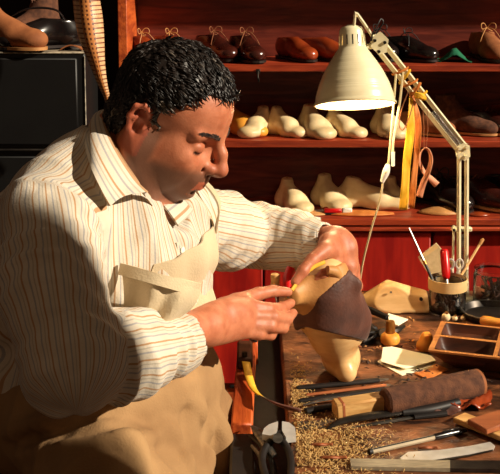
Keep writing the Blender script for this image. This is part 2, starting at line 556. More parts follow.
MB().box(((XL + XR) / 2, (YF + YB) / 2 + 0.02, (ZS[2] - 0.037 + 0.17) / 2), (XR - XL, YB - YF - 0.06, ZS[2] - 0.037 - 0.17), bev=0.002).obj('carcass', 'red_wood', sh)
xd = at(431, 240, YF + 0.01)[0]
zt, zb = ZS[2] - 0.040, 0.175
for (xa, xb, yy) in ((XL + 0.004, 0.035, YF + 0.012), (0.040, xd - 0.002, YF + 0.012), (xd + 0.010, XR - 0.004, YF + 0.030)):
    d = MB().box(((xa + xb) / 2, yy, (zt + zb) / 2), (xb - xa, 0.02, zt - zb), bev=0.003).obj('door', 'door_red', sh)
MB().box(((XL + XR) / 2, (YF + YB) / 2 + 0.01, 0.085), (XR - XL, YB - YF - 0.03, 0.17), bev=0.003).obj('plinth', 'orange_wood', sh)
# iron latch low on the cupboard, just above the bench rail
k = at(234, 386, YF)
MB().box(k + [0, -0.004, 0], (0.026, 0.010, 0.010), bev=0.003).tube([k + [0.004, -0.008, 0], k + [0.018, -0.016, 0.004]], 0.004).obj('latch', 'dark_steel', sh)
k = at(258, 73, YF)
hk = thing('hook', k + [0, -0.001, 0.0], 'small black iron hook under the edge of the top shelf', 'hook')
MB().tube([k + [0, -0.003, 0.006], k + [0, -0.006, -0.008], k + [0.001, -0.010, -0.020], k + [0.002, -0.018, -0.020], k + [0.002, -0.019, -0.012]], 0.0022).obj('hook_bar', 'dark_steel', hk)
MB().box(k + [0, -0.0015, 0.004], (0.012, 0.003, 0.014), bev=0.001).obj('mounting_plate', 'dark_steel', hk)

# black steel cupboard at the left
bx = at(85, 52, 2.75); zt = bx[2]; xr = bx[0]
bc = thing('metal_cabinet', (xr - 0.35, 2.86, 0), 'black painted metal cabinet with worn bright edges behind the man', 'cabinet')
MB().box((xr - 0.35, 2.86, zt / 2), (0.70, 0.22, zt - 0.004), bev=0.004).obj('body', 'black_paint', bc)
MB().box((xr - 0.35, 2.86, zt - 0.002), (0.704, 0.226, 0.005), bev=0.002).obj('top_panel', 'worn_edge', bc)
MB().box((xr - 0.0015, 2.7488, zt / 2), (0.0028, 0.003, zt - 0.02), bev=0.001).obj('corner_trim', 'worn_edge', bc)
zdiv = at(0, 150, 2.75)[2]
dd = MB().box((xr - 0.35, 2.746, (zt + zdiv) / 2), (0.66, 0.010, zt - zdiv - 0.03), bev=0.003).obj('door', 'black_paint', bc)
dd = MB().box((xr - 0.35, 2.746, (zdiv + 0.05) / 2), (0.66, 0.010, zdiv - 0.08), bev=0.003).obj('door', 'black_paint', bc)
MB().box((xr - 0.35, 2.742, zdiv + 0.002), (0.66, 0.012, 0.004), bev=0.001).obj('rail', 'dark_steel', bc)

# ------------------------------------------------------------------ the bench
XE = 0.062          # where the bench top proper begins
YN, YFAR = 1.18, 2.47
bench = thing('workbench', (0.5, 1.8, 0), 'worn dark wooden shoemaker bench scattered with scraps and tools', 'workbench')
tb = MB()
tb.box(((XE + 0.95) / 2, (YN + YFAR) / 2, BZ - 0.018), (0.95 - XE, YFAR - YN, 0.036), bev=0.004)
tb.obj('bench_top', 'bench_top', bench)
MB().box(((XE + 0.008) / 2, (YN + YFAR) / 2, BZ - 0.056), (XE - 0.008 + 0.02, YFAR - YN, 0.012), bev=0.002).obj('trough', 'dark_rubber', bench)
ra = at(238, 447, 1.745)
MB().box((-0.010, (1.745 + 2.13) / 2, BZ - 0.022), (0.036, 2.13 - 1.745, 0.044), R=rot('Z', -1.2), bev=0.003).obj('side_rail', 'orange_wood', bench)
MB().box((-0.012, (YN + 1.742) / 2, BZ - 0.040), (0.040, 1.742 - YN, 0.05), bev=0.004).obj('side_rail', 'dark_rubber', bench)
for (x, y) in ((0.03, YN + 0.06), (0.90, YN + 0.06), (0.03, YFAR - 0.06), (0.90, YFAR - 0.06)):
    MB().box((x, y, (BZ - 0.062) / 2), (0.055, 0.055, BZ - 0.062), bev=0.004).obj('leg', 'orange_wood' if x < 0.1 else 'tray_wood', bench)
MB().box((0.47, YN + 0.06, 0.16), (0.80, 0.03, 0.05), bev=0.003).obj('stretcher', 'tray_wood', bench)
MB().box((0.47, YFAR - 0.06, 0.16), (0.80, 0.03, 0.05), bev=0.003).obj('stretcher', 'tray_wood', bench)
p0 = at(256, 338, 2.15); p1 = at(254, 378, 2.10)
st = thing('wooden_stick', (p1[0], p1[1], p1[2]), 'short orange-brown wooden stick propped upright at the left end of the bench', 'stick')
MB().box(((p0[0] + p1[0]) / 2, 2.13, (p0[2] + BZ - 0.044) / 2), (0.011, 0.018, p0[2] - BZ + 0.046), bev=0.002).obj('shaft', 'orange_wood', st)
MB().box(((p0[0] + p1[0]) / 2, 2.13, p0[2] + 0.004), (0.0095, 0.015, 0.010), bev=0.002).obj('tip', 'dark_rubber', st)
# ------------------------------------------------------------------ the shoemaker
def skin_material():
    m = mat('skin', srgb(176, 102, 70), srgb(196, 122, 88), 0.5, scale=60, bump=0.12, bscale=350, sss=0.12, spec=0.5)
    nt = m.node_tree; bs = nt.nodes['Principled BSDF']
    base = bs.inputs['Base Color'].links[0].from_socket
    prev = base
    for an, c in (('stubble', srgb(96, 70, 56)), ('red', srgb(176, 78, 58)), ('dark', srgb(36, 22, 18))):
        at_ = nt.nodes.new('ShaderNodeAttribute'); at_.attribute_name = an
        mx = nt.nodes.new('ShaderNodeMix'); mx.data_type = 'RGBA'
        nt.links.new(at_.outputs['Fac'], mx.inputs[0]); nt.links.new(prev, mx.inputs[6]); mx.inputs[7].default_value = c
        prev = mx.outputs[2]
    nt.links.new(prev, bs.inputs['Base Color'])
    return m
M['skin'] = skin_material()

def shirt_material():
    m = mat('shirt_cloth', srgb(204, 192, 172), srgb(214, 203, 186), 0.85, scale=30, bump=0.25, bscale=260, sheen=0.1)
    nt = m.node_tree; bs = nt.nodes['Principled BSDF']
    prev = bs.inputs['Base Color'].links[0].from_socket
    a = nt.nodes.new('ShaderNodeAttribute'); a.attribute_name = 'stripe'
    def line(period, offset, width, col, prev):
        d = nt.nodes.new('ShaderNodeMath'); d.operation = 'MULTIPLY_ADD'; d.inputs[1].default_value = 1 / period; d.inputs[2].default_value = offset
        nt.links.new(a.outputs['Fac'], d.inputs[0])
        f = nt.nodes.new('ShaderNodeMath'); f.operation = 'FRACT'; nt.links.new(d.outputs[0], f.inputs[0])
        l = nt.nodes.new('ShaderNodeMath'); l.operation = 'LESS_THAN'; l.inputs[1].default_value = width; nt.links.new(f.outputs[0], l.inputs[0])
        mx = nt.nodes.new('ShaderNodeMix'); mx.data_type = 'RGBA'
        nt.links.new(l.outputs[0], mx.inputs[0]); nt.links.new(prev, mx.inputs[6]); mx.inputs[7].default_value = col
        return mx.outputs[2]
    prev = line(0.018, 0.0, 0.12, srgb(178, 138, 100), prev)
    prev = line(0.018, 0.45, 0.11, srgb(164, 160, 158), prev)
    prev = line(0.018, 0.72, 0.08, srgb(182, 170, 152), prev)
    nt.links.new(prev, bs.inputs['Base Color'])
    return m
M['shirt'] = shirt_material()
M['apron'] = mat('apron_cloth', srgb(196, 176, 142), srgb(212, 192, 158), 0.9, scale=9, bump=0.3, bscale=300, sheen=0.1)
M['apron_shaded'] = mat('apron_shaded', srgb(138, 104, 68), srgb(168, 132, 90), 0.92, scale=7, bump=0.3, bscale=300)  # same cloth as the bib; shade on the lap put into a browner colour
M['trousers'] = mat('trousers_cloth', srgb(130, 98, 66), srgb(150, 114, 80), 0.9, scale=12, bump=0.3, bscale=260)
M['hair_dark'] = mat('hair_dark', srgb(16, 12, 11), srgb(40, 31, 27), 0.42, scale=50, bump=0.2, bscale=200)
M['hair_grey'] = mat('hair_grey', srgb(48, 42, 38), srgb(120, 108, 96), 0.5, scale=90)
M['brow_hair'] = mat('brow_hair', srgb(30, 20, 16), srgb(62, 44, 34), 0.85, scale=90)
M['eye'] = mat('eye_white', srgb(206, 190, 176), None, 0.15)
M['lash'] = mat('lash', srgb(20, 13, 11), None, 0.7)

person = thing('person', (-0.27, 1.68, 0), 'seated dark-haired man in a striped shirt and tan apron bending over a shoe', 'person')

# ---- frames
yaw = math.radians(18); pit = math.radians(27)
HF = np.array([math.cos(yaw)*math.cos(pit), -math.sin(yaw)*math.cos(pit), -math.sin(pit)])
HU = np.array([math.cos(yaw)*math.sin(pit), -math.sin(yaw)*math.sin(pit), math.cos(pit)])
HL = np.array([math.sin(yaw), math.cos(yaw), 0.0])
HR = np.stack([HF, HL, HU], 1)
HO = at(161, 121, 1.68)
HS = 0.965
def H(f, l, u):
    if f < 0: f *= 0.84
    if u < 0: u *= 0.88
    return HO + (HF*f + HL*l + HU*u) * HS
ty = math.radians(30)
TF = np.array([math.cos(ty), -math.sin(ty), 0]); TL = np.array([math.sin(ty), math.cos(ty), 0]); TR = np.stack([TF, TL, [0, 0, 1]], 1)
TB = np.array([-0.195, 1.70, 0])
def T(f, l, z): return TB + TF*f + TL*l + np.array([0, 0, z])

S1, E1, W1 = at(54, 232, 1.53), at(70, 362, 1.40), at(208, 326, 1.62)
S2, E2, W2 = at(186, 222, 1.86), at(258, 236, 2.06), at(334, 243, 1.93)

# ---- body: one surface (head, neck, trunk, arms, hands)
B = Fld((-0.46, 1.28, 0.60), (0.24, 2.16, 1.30), 0.0022)
# trunk kept well inside the clothes
B.ell(T(-0.03, 0, 0.86), (0.085, 0.13, 0.17), TR, 0.03)
B.cone(T(-0.03, -0.12, 0.985), T(-0.03, 0.12, 0.985), 0.04, 0.04, 0.04)
B.chain([T(0, 0, 0.96), H(-0.055, 0, -0.085), H(-0.022, 0, -0.02)], [0.062, 0.054, 0.052], 0.018)
B.chain([S1, E1, W1], [0.040, 0.034, 0.026], 0.02)
B.chain([S2, E2, W2], [0.038, 0.032, 0.026], 0.02)
# head
B.ell(H(0.005, 0, 0.045), (0.083, 0.074, 0.079), HR, 0.01)
B.ell(H(0.032, 0, 0.048), (0.067, 0.063, 0.058), HR, 0.02)
B.ell(H(0.036, 0, -0.018), (0.058, 0.054, 0.070), HR, 0.025)
B.ell(H(0.068, 0, -0.045), (0.038, 0.042, 0.045), HR, 0.02)
for s in (-1, 1):
    B.cone(H(0.000, s*0.052, -0.052), H(0.068, s*0.020, -0.084), 0.017, 0.015, 0.022)
    B.cone(H(-0.004, s*0.056, -0.02), H(0.000, s*0.054, -0.052), 0.020, 0.018, 0.02)
    B.ell(H(0.058, s*0.042, -0.018), (0.028, 0.020, 0.018), HR, 0.03)
    B.cone(H(0.004, s*0.050, -0.030), H(0.040, s*0.038, -0.055), 0.018, 0.014, 0.035)
    B.ell(H(0.034, s*0.040, -0.045), (0.040, 0.014, 0.032), HR, 0.03)
    B.cone(H(0.093, s*0.011, 0.028), H(0.076, s*0.050, 0.027), 0.010, 0.0085, 0.012)
    B.ell(H(0.100, s*0.036, 0.006), (0.015, 0.018, 0.013), HR, 0.014, sub=True)
B.ell(H(0.084, 0, -0.087), (0.017, 0.019, 0.016), HR, 0.02)
B.ell(H(0.088, 0, -0.052), (0.021, 0.030, 0.024), HR, 0.014)
# nose
B.chain([H(0.095, 0, 0.026), H(0.113, 0, 0.004), H(0.124, 0, -0.021)], [0.0070, 0.0080, 0.0098], 0.009)
B.ell(H(0.122, 0, -0.024), (0.0115, 0.0115, 0.0105), HR, 0.008)
B.cone(H(0.118, 0, -0.032), H(0.103, 0, -0.036), 0.006, 0.006, 0.006)
for s in (-1, 1):
    B.ell(H(0.107, s*0.0135, -0.027), (0.0125, 0.0075, 0.0090), HR, 0.006)
    B.ell(H(0.112, s*0.0075, -0.038), (0.0060, 0.0032, 0.0040), HR, 0.003, sub=True)
    B.cone(H(0.100, s*0.021, -0.030), H(0.091, s*0.031, -0.058), 0.0022, 0.0018, 0.007, sub=True)
# lips
B.chain([H(0.094, -0.023, -0.0605), H(0.105, -0.007, -0.0575), H(0.105, 0.007, -0.0575), H(0.094, 0.023, -0.0605)], [0.0035, 0.0052, 0.0052, 0.0035], 0.005)
B.chain([H(0.093, -0.021, -0.0645), H(0.1025, -0.006, -0.0700), H(0.1025, 0.006, -0.0700), H(0.093, 0.021, -0.0645)], [0.0036, 0.0064, 0.0064, 0.0036], 0.005)
B.chain([H(0.096, -0.027, -0.0615), H(0.1105, 0, -0.0640), H(0.096, 0.027, -0.0615)], [0.0010, 0.0012, 0.0010], 0.003, sub=True)
B.cone(H(0.103, -0.012, -0.082), H(0.103, 0.012, -0.082), 0.004, 0.004, 0.008, sub=True)
# lids
for s in (-1, 1):
    B.ell(H(0.0785, s*0.036, 0.006), (0.0140, 0.0155, 0.0130), HR, 0.004)
    B.chain([H(0.0845, s*0.025, 0.0010), H(0.0897, s*0.036, -0.0020), H(0.0835, s*0.0475, 0.0000)], [0.0012, 0.0020, 0.0014], 0.0015, sub=True)
    B.chain([H(0.0855, s*0.026, 0.0155), H(0.0890, s*0.036, 0.0165), H(0.0830, s*0.048, 0.0150)], [0.0010, 0.0013, 0.0010], 0.003, sub=True)
# ears
for s in (-1, 1):
    eo = lambda f, o, u: H(-0.010 + f, s*(0.073 + o), 0.004 + u)
    B.ell(eo(0, 0.002, 0.002), (0.017, 0.0065, 0.029), HR @ rot('Y', 12), 0.006)
    rim = [eo(0.012, -0.001, 0.010), eo(0.013, 0.005, 0.024), eo(0.001, 0.011, 0.033), eo(-0.014, 0.014, 0.026), eo(-0.018, 0.014, 0.008), eo(-0.012, 0.010, -0.012), eo(-0.004, 0.006, -0.022), eo(0.004, 0.003, -0.030)]
    B.chain(rim, [0.0035, 0.0040, 0.0042, 0.0042, 0.0040, 0.0038, 0.0046, 0.0058], 0.004)
    B.chain([eo(-0.002, 0.008, 0.020), eo(-0.008, 0.011, 0.008), eo(-0.004, 0.009, -0.008)], [0.003, 0.0032, 0.003], 0.003)
    B.ell(eo(0.003, 0.011, -0.002), (0.0075, 0.0075, 0.0105), HR, 0.004, sub=True)
    B.ell(eo(0.001, 0.010, 0.019), (0.0080, 0.0042, 0.0050), HR, 0.003, sub=True)
    B.ell(eo(0.0125, 0.004, -0.004), (0.004, 0.005, 0.006), HR, 0.004)
# neck tendon and throat
B.cone(H(-0.012, -0.058, -0.040), T(0.075, -0.03, 0.98), 0.016, 0.015, 0.02)
B.cone(H(0.020, 0, -0.085), T(0.06, 0, 0.985), 0.024, 0.028, 0.02)

def finger(pts, r, k=0.004, kp=0.006):
    B.chain(pts, r, k)
# ---- right hand (nearer), pinching the strap of leather
w = W1
B.chain([w, at(220, 322, 1.645), at(234, 318, 1.665)], [0.026, 0.026, 0.024], 0.02, flat=((0.35, -0.9, 0.2), 0.62))
B.cone(at(228, 311, 1.662), at(247, 306, 1.692), 0.016, 0.0135, 0.015)
B.cone(at(226, 317, 1.655), at(247, 316, 1.684), 0.017, 0.0135, 0.015)
B.cone(at(224, 324, 1.652), at(244, 325, 1.676), 0.017, 0.0130, 0.015)
B.cone(at(222, 329, 1.650), at(239, 331, 1.668), 0.015, 0.0120, 0.015)
finger([at(247, 306, 1.692), at(268, 309, 1.705), at(281, 308, 1.738), at(291, 303, 1.765)], [0.0125, 0.0102, 0.0090, 0.0075])
finger([at(247, 316, 1.684), at(273, 317, 1.698), at(287, 319, 1.730), at(293, 313, 1.768)], [0.0130, 0.0108, 0.0094, 0.0076])
finger([at(244, 325, 1.676), at(270, 326, 1.690), at(283, 328, 1.722), at(287, 321, 1.760)], [0.0125, 0.0104, 0.0090, 0.0074])
finger([at(239, 331, 1.668), at(259, 334, 1.682), at(271, 335, 1.706), at(276, 329, 1.738)], [0.0115, 0.0094, 0.0082, 0.0068])
finger([at(216, 316, 1.655), at(236, 303, 1.700), at(258, 294, 1.735), at(273, 291, 1.752), at(288, 292, 1.768)], [0.0180, 0.0150, 0.0108, 0.0096, 0.0076])
B.cone(at(222, 308, 1.675), at(244, 303, 1.70), 0.015, 0.011, 0.012)
B.ell(at(288, 290.5, 1.7655), (0.0052, 0.004, 0.002), rot('Y', 10), 0.002)
# ---- left hand (beyond), holding the top of the shoe
B.chain([W2, at(341, 250, 1.925), at(345, 262, 1.925)], [0.026, 0.025, 0.022], 0.02, flat=((-0.5, -0.6, 0.4), 0.72))
B.cone(at(334, 248, 1.912), at(338, 262, 1.895), 0.0165, 0.013, 0.014)
finger([at(338, 262, 1.895), at(333, 270, 1.860), at(324, 274, 1.845), at(316, 280, 1.845)], [0.0120, 0.0100, 0.0088, 0.0074])
B.cone(at(342, 252, 1.93), at(349, 268, 1.905), 0.0165, 0.0125, 0.014)
finger([at(349, 268, 1.905), at(352, 284, 1.895), at(349, 296, 1.905), at(344, 304, 1.92)], [0.0120, 0.0105, 0.0092, 0.0075])
B.cone(at(344, 250, 1.945), at(353, 268, 1.93), 0.0160, 0.0122, 0.014)
finger([at(353, 268, 1.93), at(357, 286, 1.925), at(355, 298, 1.935), at(350, 306, 1.945)], [0.0115, 0.0100, 0.0090, 0.0075])
B.cone(at(345, 250, 1.955), at(352, 264, 1.955), 0.014, 0.011, 0.014)
finger([at(352, 264, 1.955), at(355, 280, 1.955), at(353, 290, 1.96), at(348, 297, 1.965)], [0.0105, 0.0090, 0.0080, 0.0068])
finger([at(333, 244, 1.915), at(325, 250, 1.865), at(312, 260, 1.838), at(303, 271, 1.822), at(295, 282, 1.812)], [0.0170, 0.0145, 0.0110, 0.0098, 0.0080])
B.cone(at(329, 243, 1.90), at(334, 252, 1.885), 0.016, 0.014, 0.02)

body, BV = B.obj('body', 'skin', person, smooth_iter=1)
Lc = (BV - HO) @ HR / HS; Lc[:, 2] = np.where(Lc[:, 2] < 0, Lc[:, 2] / 0.88, Lc[:, 2]); Lc[:, 0] = np.where(Lc[:, 0] < 0, Lc[:, 0] / 0.84, Lc[:, 0])          # head coordinates of every vertex
f_, l_, u_ = Lc[:, 0], np.abs(Lc[:, 1]), Lc[:, 2]
rng = np.random.default_rng(3)
inhead = (np.linalg.norm(BV - HO, axis=1) < 0.18)
ss = lambda x, a, b: np.clip((x - a) / (b - a), 0, 1) ** 2 * (3 - 2 * np.clip((x - a) / (b - a), 0, 1))
beard = ss(-u_ + f_*0.15, 0.036, 0.060) * ss(f_, -0.02, 0.01) * (1 - ss(-u_, 0.105, 0.125))
burn = ss(f_, 0.004, 0.010) * (1 - ss(f_, 0.026, 0.038)) * ss(-u_, -0.02, 0.0) * ss(l_, 0.045, 0.055)
lipm = ((np.abs(u_ + 0.0645) < 0.0105) & (l_ < 0.024) & (f_ > 0.094)).astype(float)
st_ = np.clip(np.maximum(beard, burn) * 0.8, 0, 1) * inhead * (1 - lipm)
set_attr(body, 'stubble', st_)
ear = ((l_ > 0.074) & (f_ < 0.012) & (f_ > -0.035) & (np.abs(u_) < 0.05)).astype(float)
nosem = np.exp(-((f_ - 0.122)**2 + l_**2 + (u_ + 0.024)**2) / 0.018**2)
set_attr(body, 'red', np.clip(lipm * 0.45 + ear * 0.45 + nosem * 0.35, 0, 1) * inhead)
lash = np.zeros(len(BV))
d = np.full(len(BV), 1.0)
for (a, b) in (((0.0845, 0.025, 0.0010), (0.0897, 0.036, -0.0020)), ((0.0897, 0.036, -0.0020), (0.0835, 0.0475, 0.0))):
    a = np.array(a); b = np.array(b); P = np.stack([f_, l_, u_], 1)
    t = np.clip(((P - a) @ (b - a)) / ((b - a) @ (b - a)), 0, 1)
    d = np.minimum(d, np.linalg.norm(P - a - t[:, None] * (b - a), axis=1))
nostril = np.sqrt((f_ - 0.112)**2 + (l_ - 0.0075)**2 + (u_ + 0.038)**2) < 0.005
set_attr(body, 'dark', np.clip(np.clip((0.0052 - d) / 0.002, 0, 1) * 0.85 + nostril * 0.6, 0, 1) * inhead)

# eyebrows
for s in (-1, 1):
    eb = MB(); r2 = random.Random(5 + s)
    for i in range(90):
        t = r2.random()
        l0 = s * (0.012 + 0.038 * t); f0 = 0.1035 - 0.022 * t**1.6; u0 = 0.028 + 0.006 * math.sin(t * 2.6) + r2.uniform(-0.003, 0.003)
        p = H(f0, l0, u0)
        eb.tube([p, p + HL * s * 0.005 + HF * 0.001 + HU * r2.uniform(0, 0.002), p + HL * s * 0.009 - HF * 0.002 + HU * r2.uniform(-0.001, 0.002)], [0.0008, 0.0007, 0.0002], n=3, k=2)
    eb.obj('eyebrow', 'brow_hair', person)

# ---- hair: short, dark, with greying temples
Hh = Fld(HO - 0.17, HO + 0.19, 0.0022)
Hh.ell(H(0.000, 0, 0.050), (0.089, 0.078, 0.083), HR, 0.01)
Hh.ell(H(0.028, 0, 0.056), (0.067, 0.066, 0.058), HR, 0.02)
Hh.cone(H(-0.052, -0.035, -0.010), H(-0.052, 0.035, -0.010), 0.034, 0.034, 0.03)
X = Hh.ax[0][:, None, None] - HO[0]; Y = Hh.ax[1][None, :, None] - HO[1]; Z = Hh.ax[2][None, None, :] - HO[2]
hf = X*HF[0] + Y*HF[1] + Z*HF[2]; hl = np.abs(X*HL[0] + Y*HL[1] + Z*HL[2]); hu = X*HU[0] + Y*HU[1] + Z*HU[2]
hf = hf / HS; hl = hl / HS; hu = hu / HS; hf = np.where(hf < 0, hf / 0.84, hf); hu = np.where(hu < 0, hu / 0.88, hu)
# hairline: forehead, temple, around the ear, nape
c1 = (hf + hu * 0.62 - hl * 0.25 - 0.118)                      # front hairline over the brow
c1 = np.maximum(hf - 0.082 + hl * 0.35, (0.072 - hu) - 0.0 * hf) * 0.7
line_f = (hf - (0.016 + 0.90 * np.maximum(hu - 0.036, 0) + 0.020 * np.clip((0.045 - hl) / 0.02, 0, 1) * np.clip((hu - 0.055) / 0.02, 0, 1))) * 0.8       # temple line rising forward
front = np.where(hu > 0.02, line_f, hf - 0.016)
front = np.maximum(front, hf - 0.088)
front = np.where((hu <= 0.02) & (hu > -0.012), np.maximum(hf - 0.026, -1), front)
low = np.where(hf > -0.004, -hu - 0.012, np.where(hf > -0.036, 0.030 - hu, -hu - 0.045 + (hf + 0.036) * 0.15))
reg = np.maximum(front, low)
wav = 0.0016 * (np.sin(hf*260 + np.sin(hl*90)*2 + hu*70) * np.sin(hl*210 + hu*160 + hf*60))
Hh.A = np.maximum(Hh.A + wav.astype(np.float32), (reg * 0.8).astype(np.float32))
V, F = Hh.net(); V = relax(V, F, 2)
hair = link_mesh('hair', V, F, 'hair_dark', person)
# locks combed forward over the cap
lk = MB(); lg = MB(); r3 = random.Random(11)
mp_ = (V - HO) @ HR
fc = V[F].mean(1); e1 = V[F[:, 1]] - V[F[:, 0]]; e2 = V[F[:, 3]] - V[F[:, 0]]; nn = np.cross(e1, e2); nn /= np.linalg.norm(nn, axis=1, keepdims=True) + 1e-12
fl = (fc - HO) @ HR
out_n = nn @ HR
rad = np.linalg.norm(fl - np.array([-0.008, 0, 0.05]), axis=1)
ok = np.where((((fl - np.array([-0.008, 0, 0.04])) * out_n).sum(1) > 0.05))[0]
pick = r3.sample(list(ok), min(3000, len(ok)))
for i in pick:
    p = fc[i]; n = nn[i]; q = fl[i]
    # direction: from the whorl at the back of the crown, forward
    g = HF * 0.9 + HU * (-0.25 if q[2] < 0.08 else 0.0) + HL * 0.15 * np.sign(q[1])
    if q[0] < -0.05: g = HF * 0.25 - HU * 0.9
    if q[2] < 0.04 and q[0] > -0.05: g = -HF * 0.35 - HU * 0.9
    ns = mnoise.noise_vector(Vector(q * 28)); g = g + np.array(ns) * 0.5
    g = g - n * (g @ n); g /= np.linalg.norm(g) + 1e-9
    L = r3.uniform(0.010, 0.020) * (0.55 if q[2] < 0.03 else 1.0)
    up = 0.5 if q[2] > 0.06 else 0.2
    mb = lg if (q[0] > 0.005 and q[2] < 0.055 and r3.random() < 0.6) or (q[2] < 0.01 and r3.random() < 0.35) or r3.random() < 0.04 else lk
    rr = r3.uniform(0.0009, 0.0016)
    mb.tube([p - n*0.001, p + g*L*0.5 + n*(0.0015 + up*0.002), p + g*L + n*0.0010], [rr, rr, 0.0003], n=3, smooth=False)
lk.obj('locks', 'hair_dark', hair, auto=False)['kind'] = 'stuff'
lg.obj('grey_locks', 'hair_grey', hair, auto=False)['kind'] = 'stuff'

# ---- trousers (mostly under the apron)
Tr = Fld((-0.46, 1.06, 0.0), (0.10, 2.06, 0.74), 0.006)
KN, KF = np.array([-0.155, 1.27, 0.555]), np.array([-0.112, 1.84, 0.545])
Tr.ell(T(-0.03, 0, 0.62), (0.125, 0.155, 0.09), TR, 0.03)
Tr.chain([T(-0.01, -0.09, 0.60), KN, KN + [-0.01, -0.02, -0.50]], [0.080, 0.060, 0.042], 0.03)
Tr.chain([T(-0.01, 0.09, 0.60), KF, KF + [-0.03, 0.01, -0.50]], [0.080, 0.060, 0.042], 0.03)
Tr.obj('trousers', 'trousers', person)
for kx in (KN, KF):
    g = KN if kx is KN else KF
    c = np.array([g[0] - (0.01 if kx is KN else 0.03), g[1] + (-0.02 if kx is KN else 0.01), 0])
    S_ = Fld(c + [-0.07, -0.2, -0.01], c + [0.22, 0.12, 0.10], 0.005)
    S_.ell(c + [0.0, 0, 0.04], (0.05, 0.04, 0.04), None, 0.02); S_.ell(c + [0.09, -0.02, 0.025], (0.09, 0.042, 0.035), None, 0.03)
    S_.plane(c + [0, 0, 0.003], (0, 0, -1))
    S_.obj('shoe', 'black_leather', person)

# ---- shirt
Sh = Fld((-0.60, 1.24, 0.62), (0.13, 2.16, 1.16), 0.0035)
Sh.ell(T(-0.150, 0.0, 0.86), (0.100, 0.170, 0.160), TR, 0.06)
Sh.ell(T(-0.150, 0.0, 0.70), (0.090, 0.165, 0.11), TR, 0.04)
Sh.ell(T(-0.045, 0, 0.70), (0.120, 0.160, 0.11), TR, 0.03)
Sh.ell(T(-0.015, 0, 0.80), (0.132, 0.165, 0.13), TR, 0.04)
Sh.ell(T(-0.020, 0, 0.91), (0.135, 0.180, 0.15), TR, 0.04)
Sh.ell(T(-0.060, 0, 0.99), (0.110, 0.165, 0.085), TR, 0.04)
for s in (-1, 1):
    Sh.cone(T(-0.05, s*0.045, 1.045), T(-0.03, s*0.17, 1.005), 0.040, 0.055, 0.04)
Sh.cone(T(-0.035, -0.06, 1.03), H(-0.070, 0.0, -0.075), 0.055, 0.052, 0.04)
Sh.chain([S1, (S1 + E1)/2 + [-0.012, -0.004, 0], E1], [0.070, 0.066, 0.058], 0.035)
cuff1 = at(178, 342, 1.577)
Sh.chain([E1, (E1 + cuff1)/2 + [0, -0.004, -0.004], cuff1], [0.058, 0.054, 0.043], 0.03)
Sh.chain([S2, (S2 + E2)/2 + [0, 0, -0.004], E2], [0.062, 0.060, 0.052], 0.04)
cuff2 = at(322, 245, 1.945)
Sh.chain([E2, (E2 + cuff2)/2, cuff2], [0.052, 0.050, 0.042], 0.03)

def fold(pts, r=0.007, k=0.012, sub=False):
    Sh.chain(crv(pts, 4), list(np.interp(np.linspace(0, 1, len(crv(pts, 4))), [0, 0.5, 1], [r*0.5, r, r*0.5])), k, sub=sub)
# creases of the near sleeve: out of the armhole, round the bend of the elbow, along the forearm
def on_arm(px, py, A, Bp, R):
    """the near face of the sleeve seen at this place of the photograph"""
    best = None
    c = np.array([0, 0, ZC]); d = at(px, py, 1.0) - c
    for t in np.linspace(0, 1, 40):
        q = A + t * (Bp - A); u = (q - c) @ d / (d @ d); e = np.linalg.norm(c + u*d - q)
        if best is None or e < best[0]: best = (e, q, u)
    e, q, u = best
    h = math.sqrt(max(R*R - e*e, 0.0)) / np.linalg.norm(d)
    return c + (u - h) * d
A1 = lambda px, py, o=0.0: on_arm(px, py, S1, E1, 0.066 + o)
A2 = lambda px, py, o=0.0: on_arm(px, py, E1, cuff1, 0.052 + o)
for pts in ([(84, 342), (98, 352), (108, 372)], [(100, 334), (116, 350), (124, 374)], [(120, 330), (134, 344), (140, 366)], [(78, 360), (100, 378), (130, 382)], [(140, 322), (152, 338), (156, 362)], [(92, 330), (120, 326), (150, 318)]):
    fold([A2(*p) for p in pts], 0.008, 0.020)
A3 = lambda px, py: on_arm(px, py, S2, E2, 0.058)
A4 = lambda px, py: on_arm(px, py, E2, cuff2, 0.049)
for pts in ([(212, 200), (222, 226), (226, 248)], [(230, 206), (236, 228), (250, 250)], [(196, 205), (204, 230), (206, 250)]):
    fold([A3(*p) for p in pts], 0.006, 0.012)
for pts in ([(262, 214), (270, 234), (268, 254)], [(284, 220), (288, 240), (282, 258)], [(300, 226), (306, 240), (302, 258)]):
    fold([A4(*p) for p in pts], 0.0055, 0.012)
# neck opening
Sh.chain([T(0.0, 0, 0.98), H(-0.055, 0, -0.085), H(-0.03, 0, -0.03)], [0.060, 0.064, 0.064], 0.004, sub=True)
Sh.cone(H(0.03, 0, -0.10), T(0.13, 0.0, 0.955), 0.045, 0.018, 0.006, sub=True)
# open sleeve ends
ax1 = (W1 - cuff1) / np.linalg.norm(W1 - cuff1); ax2 = (W2 - cuff2) / np.linalg.norm(W2 - cuff2)
Sh.cone(cuff1 - ax1*0.004, cuff1 + ax1*0.08, 0.035, 0.040, 0.002, sub=True)
Sh.cone(cuff2 - ax2*0.004, cuff2 + ax2*0.08, 0.034, 0.040, 0.002, sub=True)
V, F = Sh.net(); V = relax(V, F, 2)
